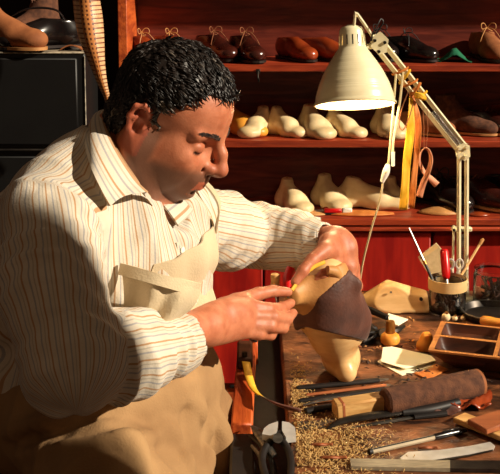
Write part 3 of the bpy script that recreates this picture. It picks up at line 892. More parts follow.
# cloth waviness
nv = np.zeros_like(V)
fn = np.cross(V[F[:,1]] - V[F[:,0]], V[F[:,3]] - V[F[:,0]])
for i in range(4): np.add.at(nv, F[:, i], fn)
nv /= np.linalg.norm(nv, axis=1, keepdims=True) + 1e-12
def wavy(V, f=(1, 1, 1), s=1.0):
    x, y, z = V[:, 0]*f[0], V[:, 1]*f[1], V[:, 2]*f[2]
    return (np.sin(38*x + 21*z + 3*np.sin(19*y)) * np.sin(33*z - 25*y + 2*np.sin(27*x)) + 0.5*np.sin(80*x - 60*z + 2*np.sin(40*z)) * np.sin(70*y + 50*z)) * s
V = V + nv * wavy(V)[:, None] * 0.0022
# the stripes run down the trunk and along each sleeve
def seg_coord(V, A, Bp, ref, full=False):
    ax = (Bp - A); L = np.linalg.norm(ax); ax = ax / L
    t = np.clip((V - A) @ ax, 0, L); Q = V - A - t[:, None] * ax
    d = np.linalg.norm(Q, axis=1)
    e1 = ref - ax * (ref @ ax); e1 /= np.linalg.norm(e1); e2 = np.cross(ax, e1)
    if full: return t / L, np.arctan2(Q @ e2, Q @ e1)
    return d, np.arctan2(Q @ e2, Q @ e1)
refn = np.array([-0.15, -1.0, -0.1])
segs = [(S1, E1, 0.066, 0.30), (E1, cuff1, 0.052, 0.30), (S2, E2, 0.058, 0.2), (E2, cuff2, 0.05, 0.2)]
loc = (V - TB) @ TR
ang = np.arctan2(-loc[:, 1], loc[:, 0] + 0.30)
stripe = (-loc[:, 1]) * 1.0
side = ss(-loc[:, 0], -0.02, 0.06)
back = np.arctan2(loc[:, 1], -(loc[:, 0]))
stripe = np.arctan2(-loc[:, 1], loc[:, 0] + 0.02) * 0.15
bestd = np.full(len(V), 0.0); val = stripe.copy()
ds = []
for (a, b, r, off) in segs:
    d, th = seg_coord(V, a, b, refn)
    ds.append((d - r, th * r * 1.0 + off))
tor = np.sqrt((loc[:, 0] / 0.135)**2 + (loc[:, 1] / 0.18)**2) - 1
tor = tor * 0.14
for d, v in ds:
    pass
D = np.stack([tor] + [d for d, _ in ds], 1)
VV = np.stack([stripe] + [v for _, v in ds], 1)
D[:, 0] -= 0.012
w_ = np.argmin(D, 1)

# gathered creases that wind round each sleeve, strongest at armpit, elbow and wrist
def crest(ph): return 1 - np.abs(np.sin(ph)) ** 0.75
disp = np.zeros(len(V))
prm = [(17.0, 1.6, 0.0060, lambda t: 0.35 + 0.65 * np.exp(-((t - 0.25) / 0.22)**2) + 0.5 * np.exp(-((t - 0.95) / 0.2)**2)),
       (21.0, -1.3, 0.0066, lambda t: 0.45 + 0.7 * np.exp(-((t - 0.15) / 0.25)**2) + 0.5 * np.exp(-((t - 0.85) / 0.2)**2)),
       (20.0, 1.2, 0.0050, lambda t: 0.5 + 0.5 * t), (22.0, -1.0, 0.0050, lambda t: 0.6 + 0 * t)]
for k, ((a, b, r, off), (fr, skew, amp, mask)) in enumerate(zip(segs, prm)):
    t, th = seg_coord(V, a, b, refn, True)
    n1 = np.sin(V[:, 0]*31 + V[:, 2]*17 + k) + np.sin(V[:, 1]*27 - V[:, 2]*23 + 2*k)
    n2_ = np.sin(V[:, 0]*55 - V[:, 1]*40 + 3*k) * np.sin(V[:, 2]*48 + V[:, 1]*30)
    c = crest((t * fr + th * skew + n1 * 0.8) * 1.0) * (0.6 + 0.4 * np.sin(th * 2 + n1 + t * 5)) + 0.35 * crest(t * fr * 1.9 - th * skew * 1.4 + n2_ * 1.5)
    disp = np.where(w_ == k + 1, c * amp * mask(t), disp)
tc_ = (crest(loc[:, 1] * 42 + loc[:, 2] * 9 + np.sin(loc[:, 2] * 22) * 0.8) * 0.0035 + crest(loc[:, 2] * 30 + np.abs(loc[:, 1]) * 26 + np.sin(loc[:, 0] * 30)) * 0.003)
disp = np.where(w_ == 0, tc_, disp)
# spread across the seams between the regions
for _ in range(4):
    acc = np.zeros(len(V)); cn = np.zeros(len(V))
    for i in range(4):
        np.add.at(acc, F[:, i], disp[F[:, (i+1) % 4]]); np.add.at(cn, F[:, i], 1)
        np.add.at(acc, F[:, i], disp[F[:, (i-1) % 4]]); np.add.at(cn, F[:, i], 1)
    disp = acc / np.maximum(cn, 1)
V = V + nv * disp[:, None] * 2.4
shirt = link_mesh('shirt', V, F, 'shirt', person)
set_attr(shirt, 'stripe', VV[np.arange(len(V)), w_])

# collar
def stripes_on(o, vals): set_attr(o, 'stripe', vals)
def cloth_sheet(name, A, Bc, m, n, th, arch=None, parent=None, stripe=None):
    A = crv(A, 6); Bc = crv(Bc, 6)
    mb = MB().sheet(grid_between(A, Bc, n, arch), th)
    o = mb.obj(name, m, parent or person)
    if m == 'shirt':
        nr, nc = n + 1, len(A)
        base = np.array([[i * 0.006 for j in range(nc)] for i in range(nr)]).ravel()
        if stripe: base = np.array([[j * stripe for j in range(nc)] for i in range(nr)]).ravel()
        stripes_on(o, np.concatenate([base, base]))
    return o
cloth_sheet('collar', [at(120, 108, 1.80), at(104, 112, 1.72), at(106, 128, 1.64), at(116, 150, 1.600), at(134, 178, 1.585), at(148, 192, 1.60)],
            [at(116, 118, 1.84), at(96, 122, 1.75), at(86, 140, 1.64), at(91, 166, 1.560), at(101, 190, 1.530), at(110, 206, 1.535)], 'shirt', 6, 0.003, (-0.006, -0.006, 0.006))
cloth_sheet('collar_stand', [at(122, 112, 1.79), at(106, 115, 1.715), at(108, 132, 1.645), at(119, 153, 1.610), at(137, 180, 1.592), at(150, 196, 1.61)],
            [at(126, 132, 1.78), at(112, 140, 1.72), at(116, 156, 1.66), at(126, 172, 1.62), at(142, 192, 1.60), at(152, 206, 1.61)], 'shirt', 3, 0.003)
cloth_sheet('collar', [at(178, 188, 1.72), at(170, 196, 1.68), at(160, 202, 1.645)],
            [at(196, 200, 1.73), at(192, 212, 1.68), at(178, 226, 1.625)], 'shirt', 4, 0.003, (0.0, -0.006, 0.004))
# cuffs turned back
def cuff(c, ax, r0, r1, L, name='cuff'):
    mb = MB()
    mb.lathe([(r0, 0), (r0 + 0.004, L*0.3), (r1, L), (r1 - 0.004, L + 0.001), (r0 - 0.003, L*0.3), (r0 - 0.004, 0)], c, ax, 36, cap=False)
    o = mb.obj(name, 'shirt', person)
    n = 36
    vals = np.array([[j * 0.0075 for j in range(n)] for i in range(6)]).ravel()
    stripes_on(o, vals)
cuff(cuff1 - ax1*0.030, ax1, 0.045, 0.046, 0.040)
cuff(cuff2 - ax2*0.022, ax2, 0.043, 0.040, 0.034)
# placket and buttons
def torso_front(l, z, off=0.0):
    """the front surface of the chest at this height"""
    best = 0
    for (cf, cz, rf, rl, rz) in ((-0.045, 0.70, 0.12, 0.16, 0.11), (-0.015, 0.80, 0.132, 0.165, 0.13), (-0.02, 0.91, 0.135, 0.18, 0.15), (-0.06, 0.99, 0.11, 0.165, 0.085)):
        q = 1 - (l / rl)**2 - ((z - cz) / rz)**2
        if q > 0: best = max(best, cf + rf * math.sqrt(q))
    return T(best + off, l, z)
rows = [[torso_front(l, z, 0.004) for l in (-0.030, -0.022, -0.014)] for z in np.linspace(0.945, 0.80, 10)]
o = MB().sheet(rows, 0.003).obj('placket', 'shirt', person); stripes_on(o, np.zeros(len(o.data.vertices)) + 0.007)
for z in (0.932,):
    p = torso_front(-0.022, z, 0.0065)
    MB().lathe([(0.0055, 0), (0.0055, 0.002), (0.004, 0.0026)], p, TF, 14).obj('button', 'white_plastic', person)

# ---- apron: bib hugging the chest, skirt over the lap
M_ap = 'apron'
def bib_edge(t, side):       # side -1 near, +1 far
    pass
rows = []
for z in np.linspace(0.935, 0.665, 22):
    k_ = (0.935 - z) / 0.27
    row = []
    for q in np.linspace(-1, 1, 22):
        l = q * (0.105 + 0.05 * min(1, k_ * 1.6)) + 0.025
        l = max(-0.157, min(0.157, l))
        p = torso_front(l, z + 0.012 * q, 0.010 + 0.004 * math.sin(l * 90 + z * 20) + 0.003 * math.sin(z * 70 + l * 30))
        row.append(p)
    rows.append(row)
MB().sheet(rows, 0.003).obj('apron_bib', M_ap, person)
cloth_sheet('apron_strap', [torso_front(0.125, 0.93, 0.012), T(0.10, 0.115, 0.985), T(0.055, 0.095, 1.035), T(-0.01, 0.07, 1.075)],
            [torso_front(0.095, 0.93, 0.014), T(0.115, 0.085, 0.985), T(0.072, 0.07, 1.035), T(0.0, 0.05, 1.08)], M_ap, 3, 0.003)
# folded top of the bib falling outward
fa = crv([at(121, 263, 1.545), at(140, 268, 1.525), at(160, 274, 1.515), at(182, 279, 1.525), at(201, 283, 1.56)], 5)
fb = crv([at(116, 330, 1.545), at(132, 330, 1.53), at(150, 328, 1.525), at(166, 326, 1.535), at(176, 318, 1.565)], 5)
g = grid_between(fa, fb, 14, (0.01, -0.010, 0))
g = [[p + np.array([0, -1, 0]) * 0.005 * math.sin(j * 0.9 + i * 0.25) * min(1, i / 4) for j, p in enumerate(r)] for i, r in enumerate(g)]
flap = MB().sheet(g, 0.003).obj('bib_flap', M_ap, person)
hb = crv([at(119, 274, 1.540), at(138, 279, 1.519), at(159, 285, 1.509), at(180, 291, 1.519), at(195, 295, 1.556)], 5)
ha = [p + np.array([0, -0.003, 0]) for p in fa]
MB().sheet(grid_between(ha, [p + np.array([0, -0.004, 0]) for p in hb], 3), 0.0035).obj('hem', M_ap, flap)

Ap = Fld((-0.60, 1.02, 0.30), (0.06, 2.02, 0.82), 0.005)
Ap.ell(T(-0.04, 0, 0.675), (0.155, 0.185, 0.10), TR, 0.04)
Ap.ell(T(-0.15, 0, 0.64), (0.13, 0.19, 0.12), TR, 0.04)
Ap.chain([T(0.0, -0.11, 0.635), KN + [0, 0, 0.012]], [0.095, 0.078], 0.06)
Ap.chain([T(0.0, 0.09, 0.635), KF + [0, 0, 0.012]], [0.095, 0.078], 0.06)
Ap.cone(T(0.06, -0.08, 0.60), KN*0.5 + KF*0.5 + [-0.02, 0, 0.03], 0.09, 0.05, 0.06)
Ap.cone(KN + [0, 0.06, 0], KF + [0, -0.06, 0], 0.06, 0.06, 0.06)
# cloth falling off the knees
Ap.chain([KF + [0.035, 0, 0.02], KF + [0.040, -0.02, -0.14]], [0.045, 0.035], 0.03)
Ap.chain([KF + [0.038, -0.10, 0.0], KF + [0.038, -0.12, -0.14]], [0.045, 0.04], 0.03)
def apf(pts, r=0.010, k=0.02, sub=False):
    c = crv([on_lap(*p) for p in pts], 4)
    Ap.chain(c, list(np.interp(np.linspace(0, 1, len(c)), [0, 0.5, 1], [r*0.4, r, r*0.4])), k, sub=sub)
def on_lap(px, py):
    # march through the field from the camera
    c = np.array([0, 0, ZC]); d = at(px, py, 1.0) - c
    for s in np.arange(1.0, 2.2, 0.004):
        p = c + d * s
        i = np.round((p - Ap.lo) / Ap.h).astype(int)
        if (i >= 0).all() and (i < np.array(Ap.A.shape)).all() and Ap.A[tuple(i)] < 0: return p
    return at(px, py, 1.55)
for pts in ([(2, 437), (40, 424), (90, 414), (140, 410), (190, 398)], [(20, 452), (70, 440), (120, 432), (165, 436)], [(120, 402), (160, 392), (190, 380)],
            [(60, 446), (110, 444), (150, 438)], [(196, 404), (205, 430), (206, 470)], [(215, 412), (222, 440), (224, 470)], [(150, 420), (180, 440), (190, 470)], [(100, 425), (130, 448), (140, 470)]):
    apf(pts)
for pts in ([(10, 446), (60, 432), (110, 424), (160, 420)], [(185, 410), (192, 436), (196, 470)], [(208, 408), (214, 436), (216, 470)]):
    apf(pts, 0.008, 0.02, sub=True)
V, F = Ap.net(); V = relax(V, F, 2)
nv = np.zeros_like(V)
fn = np.cross(V[F[:,1]] - V[F[:,0]], V[F[:,3]] - V[F[:,0]])
for i in range(4): np.add.at(nv, F[:, i], fn)
nv /= np.linalg.norm(nv, axis=1, keepdims=True) + 1e-12
lc = (V - TB) @ TR
V = V + nv * (0.007 * crest(lc[:, 1]*14 - lc[:, 0]*22 + 1.2*np.sin(lc[:, 0]*11 + lc[:, 2]*14) + 0.5) + 0.003 * crest(lc[:, 0]*40 + lc[:, 2]*30 + 2*np.sin(lc[:, 1]*20)))[:, None]
V = relax(V, F, 2)
link_mesh('apron_skirt', V, F, 'apron_shaded', person)

# stool under him
sx, sy = T(-0.03, 0, 0)[:2]
stool = thing('stool', (sx, sy, 0), 'plain wooden stool under the seated man, hidden by his apron', 'stool')
MB().lathe([(0.155, 0.505), (0.16, 0.512), (0.16, 0.528), (0.155, 0.535)], (sx, sy, 0), n=36).obj('seat', 'block_wood', stool)
for a in (45, 135, 225, 315):
    c, s = math.cos(math.radians(a)), math.sin(math.radians(a))
    MB().tube([(sx + 0.11*c, sy + 0.11*s, 0.507), (sx + 0.16*c, sy + 0.16*s, 0.0)], [0.018, 0.013], smooth=False).obj('leg', 'block_wood', stool)
# ------------------------------------------------------------------ lasts and shoes on the shelves
def last_proto(name, m, label):
    """a wooden shoe last: toe along +x, standing on z = 0"""
    t = thing(name, (0, 0, 0), label, 'shoe last')
    f = Fld((-0.14, -0.06, -0.012), (0.15, 0.06, 0.12), 0.0035)
    f.ell((0.060, 0.004, 0.018), (0.070, 0.042, 0.021), None, 0.02)
    f.ell((0.105, 0.0, 0.016), (0.034, 0.030, 0.016), None, 0.02)
    f.ell((-0.080, 0, 0.030), (0.040, 0.030, 0.032), None, 0.02)
    f.cone((-0.05, 0, 0.03), (0.03, 0, 0.028), 0.026, 0.030, 0.03)
    f.cone((-0.070, 0, 0.026), (-0.058, 0, 0.100), 0.034, 0.008, 0.02, flat=((0, 1, 0), 0.9))
    f.cone((-0.052, 0, 0.092), (0.030, 0, 0.030), 0.008, 0.026, 0.04)
    f.cone((-0.060, 0, 0.092), (-0.085, 0, 0.030), 0.008, 0.026, 0.03)
    f.plane((0, 0, 0.002), (0, 0, -1)); f.plane((-0.06, 0, 0.101), (0.12, 0, 1))
    V, F = f.net(); V = relax(V, F, 1)
    link_mesh('body', V, F, m, t, True, False)
    MB().lathe([(0.004, 0), (0.004, 0.0015)], (-0.060, 0, 0.1005), n=12).obj('thimble', 'brass', t, wc=False)
    return t

def shoe_proto(name, up, so, label, style='derby', lace=True, loops=True, lm='lace'):
    t = thing(name, (0, 0, 0), label, 'shoe' if style != 'boot' else 'boot')
    f = Fld((-0.16, -0.07, 0.0), (0.16, 0.07, 0.22), 0.0035)
    f.ell((0.070, 0.003, 0.034), (0.066, 0.043, 0.030), None, 0.02)
    f.ell((0.108, 0, 0.028), (0.030, 0.031, 0.021), None, 0.02)
    f.ell((-0.078, 0, 0.045), (0.046, 0.034, 0.040), None, 0.02)
    f.cone((-0.05, 0, 0.045), (0.03, 0, 0.042), 0.032, 0.034, 0.03)
    top = 0.088 if style != 'boot' else 0.155
    f.cone((-0.080, 0, 0.055), (-0.074, 0, top), 0.034, 0.033, 0.03, flat=((0, 1, 0), 0.9))
    f.cone((-0.045, 0, min(top, 0.10)), (0.050, 0, 0.050), 0.030, 0.018, 0.03)
    if style == 'boot': f.cone((-0.055, 0, 0.06), (-0.060, 0, top), 0.036, 0.036, 0.02, flat=((0, 1, 0), 0.85))
    f.chain([(-0.070, 0, top + 0.03), (-0.070, 0, 0.05)], [0.030, 0.026], 0.004, sub=True, flat=((0, 1, 0), 0.85))
    f.cone((-0.045, 0, top + 0.02), (-0.035, 0, 0.065), 0.020, 0.014, 0.004, sub=True)
    f.plane((0, 0, 0.010), (0, 0, -1)); f.plane((-0.07, 0, top), (-0.10, 0, 1))
    V, F = f.net(); V = relax(V, F, 1)
    link_mesh('upper', V, F, up, t, True, False)
    out = [(0.142, 0), (0.130, 0.026), (0.095, 0.043), (0.055, 0.046), (0.010, 0.036), (-0.040, 0.032), (-0.085, 0.036), (-0.118, 0.024), (-0.127, 0),
           (-0.118, -0.024), (-0.085, -0.036), (-0.040, -0.030), (0.010, -0.034), (0.055, -0.042), (0.095, -0.040), (0.130, -0.026)]
    oc = crv([np.array([x, y, 0.005]) for x, y in out] + [np.array([0.142, 0, 0.005])], 3)[:-1]
    MB().prism(oc, (0, 0, 0.008)).obj('sole', so, t, wc=False)
    hc = [p for p in oc if p[0] < -0.055]
    hp = sorted(hc, key=lambda p: math.atan2(p[1], p[0] + 0.09))
    MB().prism([p * [1, 1, 0] - [0, 0, 0.0] for p in hp], (0, 0, 0.0062)).obj('heel', 'dark_sole', t, wc=False)
    if lace:
        for i in range(4):
            x = 0.040 - i * 0.017; z = 0.073 + i * 0.0095
            MB().tube([(x, -0.019, z - 0.006), (x + 0.002, 0, z + 0.002), (x, 0.019, z - 0.006)], 0.0018, n=6).obj('lace', lm, t, wc=False)
    if loops:
        for s in (-1, 1):
            MB().tube([(-0.012, 0, 0.106), (-0.005, s*0.012, 0.122), (0.004, s*0.024, 0.120), (0.008, s*0.022, 0.104), (-0.008, 0, 0.108)], 0.0017, n=6).obj('lace', lm, t, wc=False)
            MB().tube([(-0.010, 0, 0.107), (0.018, s*0.014, 0.104), (0.034, s*0.030, 0.080), (0.040, s*0.038, 0.060)], 0.0016, n=6).obj('lace', lm, t, wc=False)
    return t

def put(px, py, z, Y=None):
    p = on(px, py, z)
    if Y is not None:
        q = at(px, py, Y); p = np.array([q[0], Y, z])
    return p

G_L = 'pale wooden lasts on the shelves'
lp = last_proto('shoe_last', 'pale_last', 'pale wooden last on the middle shelf, second from the left, pointed top and its toe turned right')
lasts = [
    (257, 3.07, 1, -125, 'pale wooden last on the middle shelf, directly right of the orange-yellow one', (0.54, 0.78, 0.78)),
    (285, 3.07, 1, -42, 'pale wooden last on the middle shelf with gaps to both sides, left of the lamp', (0.54, 0.78, 0.78)),
    (315, 3.06, 1, -66, 'pale wooden last on the middle shelf under the left rim of the lamp shade', (0.60, 0.92, 0.84)),
    (343, 3.06, 1, -40, 'pale wooden last on the middle shelf below the middle of the lamp shade', (0.54, 0.78, 0.78)),
    (388, 3.06, 1, -75, 'pale wooden last on the middle shelf directly behind the hanging cream cords', (0.60, 0.92, 0.84)),
    (293, 3.07, 2, -60, 'pale wooden last on the lowest shelf, the leftmost, above the man\'s sleeve', (0.56, 0.84, 0.86)),
    (330, 3.10, 2, -66, 'pale wooden last on the lowest shelf behind the orange-red leather piece', (0.62, 0.95, 0.90)),
    (369, 3.10, 2, -14, 'long pale wooden last on the lowest shelf turned sideways, its toe at the cord', (0.86, 0.85, 0.86)),
    (393, 3.13, 2, -80, 'pale wooden last on the lowest shelf in the shade behind the yellow tape', (0.54, 0.78, 0.78)),
]
for i, (px, Y, s, rz, lab, sc) in enumerate(lasts):
    p = put(px, [65, 141, 218][s] - 6, ZS[s], Y - 0.025)
    if i == 0:
        lp.location = tuple(p); lp.rotation_euler[2] = math.radians(rz); lp['label'] = lab; lp['group'] = G_L; lp.scale = sc
    else:
        dup(lp, p, math.radians(rz), lab, G_L, sc)
ly = last_proto('shoe_last', 'yellow_last', 'orange-yellow shoe last on the middle shelf, half hidden behind the man\'s forehead')
ly.location = tuple(put(238, 133, ZS[1], 3.07)); ly.rotation_euler[2] = math.radians(-40); ly['group'] = G_L; ly.scale = (0.72, 0.84, 0.84)

def place(o, px, s, Y, rz, sc=1.0):
    p = put(px, [65, 141, 218][s] - 6, ZS[s], Y); o.location = tuple(p); o.rotation_euler[2] = math.radians(rz); o.scale = (sc,)*3
    return o
c1 = shoe_proto('leather_shoe', 'cognac_leather', 'dark_sole', 'cognac brown laced shoe at the left end of the top shelf, bow on top', lm='tan_leather')
place(c1, 143, 0, 3.09, -55, 0.72); c1['group'] = 'shoes on the top shelf'
c1b = dup(c1, put(171, 58, ZS[0], 3.10), math.radians(-60), 'cognac brown laced shoe on the top shelf mostly hidden by the man\'s hair', 'shoes on the top shelf', 0.72)
o1 = shoe_proto('leather_shoe', 'oxblood', 'dark_sole', 'dark brown laced shoe on the top shelf above the man\'s hair, left of its twin', lm='lace')
place(o1, 215, 0, 3.09, -60, 0.76); o1['group'] = 'shoes on the top shelf'
dup(o1, put(246, 59, ZS[0], 3.06), math.radians(-70), 'dark brown laced shoe with looped bow on the top shelf, right of its twin', 'shoes on the top shelf', 0.76)
s1 = shoe_proto('leather_shoe', 'cognac_leather', 'dark_sole', 'cognac brown slip-on shoe on the top shelf, left of its twin beside the lamp', lace=False, loops=False)
place(s1, 295, 0, 3.08, -62, 0.70); s1['group'] = 'shoes on the top shelf'
dup(s1, put(324, 59, ZS[0], 3.07), math.radians(-40), 'cognac brown slip-on shoe on the top shelf, touching the lamp shade', 'shoes on the top shelf', 0.70)
b1 = shoe_proto('leather_shoe', 'black_leather', 'dark_sole', 'glossy black laced shoe on the top shelf right of the lamp arm, toe turned right', lm='dark_rubber')
place(b1, 406, 0, 3.07, -45, 0.74); b1['group'] = 'shoes on the top shelf'
dup(b1, put(379, 58, ZS[0], 3.12), math.radians(-80), 'glossy black shoe on the top shelf mostly hidden behind the lamp bracket', 'shoes on the top shelf', 0.80)
n1 = shoe_proto('suede_shoe', 'nubuck', 'dark_sole', 'tan suede laced shoe at the right end of the top shelf beside the green felt', lm='tan_leather')
place(n1, 487, 0, 3.09, -85, 0.84); n1['group'] = 'shoes on the top shelf'
# middle shelf, right
bt = shoe_proto('ankle_boot', 'suede_brown', 'sole', 'brown suede ankle boot with pale sole on the middle shelf right of the lamp arm', 'boot', lace=False, loops=False)
place(bt, 462, 1, 3.06, -22, 0.72); bt['group'] = 'shoes on the middle shelf'
t2 = shoe_proto('suede_shoe', 'nubuck', 'sole', 'tan suede shoe on the middle shelf half hidden by the yellow tape and lamp arm', lace=True, loops=False)
place(t2, 420, 1, 3.06, -35, 0.74); t2['group'] = 'shoes on the middle shelf'
d2 = shoe_proto('leather_shoe', 'oxblood', 'sole', 'dark red-brown shoe with pale sole on the middle shelf right of the suede boot', lace=True, loops=False)
place(d2, 489, 1, 3.06, -28, 0.72); d2['group'] = 'shoes on the middle shelf'
t3 = shoe_proto('leather_shoe', 'cognac_leather', 'sole', 'reddish brown shoe at the right picture edge on the middle shelf', lace=False, loops=False)
place(t3, 510, 1, 3.10, -80, 0.80); t3['group'] = 'shoes on the middle shelf'
# lowest shelf, right, in the shade
d3 = dup(d2, put(478, 212, ZS[2], 3.08), math.radians(-40), 'dark red-brown shoe on the lowest shelf right of the lamp post', 'shoes on the lowest shelf', 0.9)
k3 = dup(b1, put(440, 212, ZS[2], 3.09), math.radians(-60), 'black shoe on the lowest shelf beneath the pink leather loop, in deep shade', 'shoes on the lowest shelf', 0.9)
k4 = dup(b1, put(508, 212, ZS[2], 3.09), math.radians(-70), 'black shoe on the lowest shelf at the right picture edge', 'shoes on the lowest shelf', 0.9)

# green felt
def heap(name, pts_base, peak, m, parent, th=0.003):
    """a folded cloth: a ridge over a level outline"""
    n = 9; rows = []
    a, b, c, d = [np.array(p, float) for p in pts_base]
    for i in range(n):
        u = i / (n - 1); row = []
        for j in range(n):
            v = j / (n - 1)
            p = (1-u)*(1-v)*a + u*(1-v)*b + u*v*c + (1-u)*v*d
            hgt = peak[2] * max(0, 1 - abs(u - peak[0]) * 2.1) ** 1.1 * max(0.0, 1 - abs(v - peak[1]) * 1.3)
            row.append(p + [0, 0, hgt + 0.0022])
        rows.append(row)
    return MB().sheet(rows, th).obj(name, m, parent, auto=False)
zz = ZS[0]
def L3(px, Y): q = at(px, 60, Y); return (q[0], Y, zz)
g1 = thing('felt_piece', (at(457, 60, 3.05)[0], 3.05, zz), 'peaked green felt piece on the top shelf beside the tan suede shoe', 'felt', 'green felt pieces on the top shelf')
heap('cloth', [L3(441, 3.02), L3(472, 3.0), L3(470, 3.10), L3(440, 3.11)], (0.45, 0.35, 0.040), 'green_felt', g1)
g2 = thing('felt_piece', (at(434, 60, 3.05)[0], 3.05, zz), 'flatter green felt piece on the top shelf next to the black shoe toe', 'felt', 'green felt pieces on the top shelf')
heap('cloth', [L3(429, 3.05), L3(441, 3.02), L3(439, 3.10), L3(426, 3.12)], (0.3, 0.5, 0.030), 'green_felt', g2)

# leather pieces on the counter
def leaf(name, px0, px1, y, Yc, wid, m, label, cat, hgt=0.012, grp=None):
    a = at(px0, y, Yc); b = at(px1, y, Yc); z = ZS[2]
    t = thing(name, ((a[0] + b[0]) / 2, Yc, z), label, cat, grp)
    rows = []
    for i in range(15):
        u = i / 14; w = wid * math.sin(math.pi * min(max(u * 0.94 + 0.03, 0), 1)) ** 0.6
        rows.append([(a[0] + (b[0] - a[0]) * u, Yc - 0.02 + (v - 0.5) * w, z + 0.0025 + hgt * math.sin(math.pi * u) * (1 - (2*v-1)**2)) for v in np.linspace(0, 1, 7)])
    MB().sheet(rows, 0.0035).obj('blank', m, t, auto=False)
    return t
g_ = 'leather sole pieces on the counter'
leaf('leather_sole', 327, 393, 213, 3.01, 0.055, 'orange_leather', 'flat tan leather sole lying on the counter edge left of the cord', 'sole', 0.008, g_)
leaf('leather_sole', 418, 462, 213, 3.03, 0.075, 'tan_leather', 'domed tan leather sole on the counter left of the lamp post', 'sole', 0.014, g_)
leaf('leather_sole', 300, 326, 212, 3.01, 0.05, 'tan_leather', 'small tan leather sole on the counter just above the man\'s sleeve', 'sole', 0.006, g_)
leaf('leather_sole', 466, 488, 213, 3.00, 0.04, 'cognac_leather', 'small red-brown leather piece on the counter right of the lamp post', 'sole', 0.006, g_)
leaf('leather_piece', 319, 352, 205, 3.045, 0.05, 'cognac_leather', 'orange-red curved leather piece leaning against the lasts on the lowest shelf', 'leather', 0.020)
kx = at(338, 212, 2.985); kz = ZS[2] + 0.008
kn = thing('utility_knife', (kx[0], 2.985, ZS[2]), 'red and white utility knife lying on the counter in front of the lasts', 'knife')
a = at(324, 212, 2.985)[0]; b = at(342, 212, 2.985)[0]; c = at(352, 212, 2.985)[0]
MB().box(((a + b) / 2, 2.985, kz + 0.004), (b - a, 0.014, 0.012), bev=0.003).obj('handle', 'red_plastic', kn)
MB().box(((b + c) / 2, 2.985, kz + 0.005), (c - b, 0.015, 0.014), bev=0.003).obj('grip', 'white_plastic', kn)
MB().box((a - 0.012, 2.985, kz + 0.003), (0.026, 0.002, 0.008), bev=0.0005).obj('blade', 'steel', kn)
MB().box(((a + c) / 2, 2.985, ZS[2] + 0.004), (c - a, 0.013, 0.0075), bev=0.002).obj('underside', 'dark_rubber', kn)

# ---- on the black cabinet at the left
zc = at(85, 52, 2.75)[2] + 0.0005
def CB(px, Y): q = at(px, 50, Y); return np.array([q[0], Y, zc])
l1 = shoe_proto('ankle_boot', 'nubuck', 'sole', 'light tan boot with tall brown shaft at the left end of the cabinet top', 'boot', lace=False, loops=False)
l1.location = tuple(CB(2, 2.80)); l1.rotation_euler[2] = math.radians(-25); l1.scale = (0.95,)*3
l2 = dup(bt, CB(27, 2.90), math.radians(-140), 'dark brown suede boot on the cabinet behind the tan boot', None, 0.85, {'sole': 'dark_sole'})
if 'group' in l2: del l2['group']
l3 = shoe_proto('leather_shoe', 'black_leather', 'dark_sole', 'black leather shoe with an upturned strap on the cabinet left of the hanging snakeskin', lace=False, loops=False)
l3.location = tuple(CB(44, 2.82)); l3.rotation_euler[2] = math.radians(-150); l3.scale = (0.85,)*3
MB().tube([(-0.06, 0.03, 0.085), (-0.04, 0.02, 0.115), (0.0, 0.0, 0.125), (0.05, -0.02, 0.12), (0.09, -0.03, 0.10)], [0.006, 0.008, 0.009, 0.007, 0.003], flat=((0, 0, 1), 0.4)).obj('strap', 'black_leather', l3, wc=False)
l4 = thing('leather_offcut', CB(76, 2.80), 'low tan leather offcut lying on the cabinet top behind the snakeskin', 'leather')
rows = []
for i in range(9):
    u = i / 8; x0 = CB(62, 2.80)[0]; x1 = CB(84, 2.80)[0]
    rows.append([(x0 + (x1 - x0) * u, 2.77 + 0.05 * v, zc + 0.003 + 0.012 * math.sin(math.pi * u) * (1 - 0.5*v)) for v in (0, 0.33, 0.66, 1)])
MB().sheet(rows, 0.003).obj('piece', 'nubuck', l4)

# ---- hanging snakeskin
def snake_material():
    m = mat('snakeskin', srgb(196, 150, 104), srgb(220, 184, 140), 0.4, scale=60, coat=0.2, bump=0.2, bscale=200)
    nt = m.node_tree; bs = nt.nodes['Principled BSDF']; prev = bs.inputs['Base Color'].links[0].from_socket
    def A(n):
        a = nt.nodes.new('ShaderNodeAttribute'); a.attribute_name = n; return a.outputs['Fac']
    def Mth(op, a, b=None):
        x = nt.nodes.new('ShaderNodeMath'); x.operation = op
        for i, q in enumerate((a, b)):
            if q is None: continue
            if isinstance(q, (int, float)): x.inputs[i].default_value = q
            else: nt.links.new(q, x.inputs[i])
        return x.outputs[0]
    u, v = A('across'), A('along')
    ribs = Mth('LESS_THAN', Mth('FRACT', Mth('MULTIPLY', v, 150)), 0.28)
    side = Mth('GREATER_THAN', Mth('ABSOLUTE', u), 0.42)
    ribm = Mth('MULTIPLY', ribs, side)
    dots = Mth('MULTIPLY', Mth('LESS_THAN', Mth('FRACT', Mth('MULTIPLY', v, 150)), 0.5), Mth('LESS_THAN', Mth('FRACT', Mth('MULTIPLY', u, 3.2)), 0.45))
    dots = Mth('MULTIPLY', dots, Mth('SUBTRACT', 1.0, side))
    for f, c in ((Mth('SUBTRACT', 1.0, side), srgb(186, 118, 62)), (ribm, srgb(120, 62, 44)), (dots, srgb(88, 46, 26))):
        mx = nt.nodes.new('ShaderNodeMix'); mx.data_type = 'RGBA'
        nt.links.new(f, mx.inputs[0]); nt.links.new(prev, mx.inputs[6]); mx.inputs[7].default_value = c; prev = mx.outputs[2]
    nt.links.new(prev, bs.inputs['Base Color'])
    return m
M['snakeskin'] = snake_material()
cen = [(78, -60), (80, -30), (85, 0), (88, 20), (92, 42), (97, 62), (102, 82), (106, 96), (109, 108), (110, 113)]
wid = [12, 13, 13.5, 14.0, 12, 8, 5, 3.2, 1.8, 0.6]
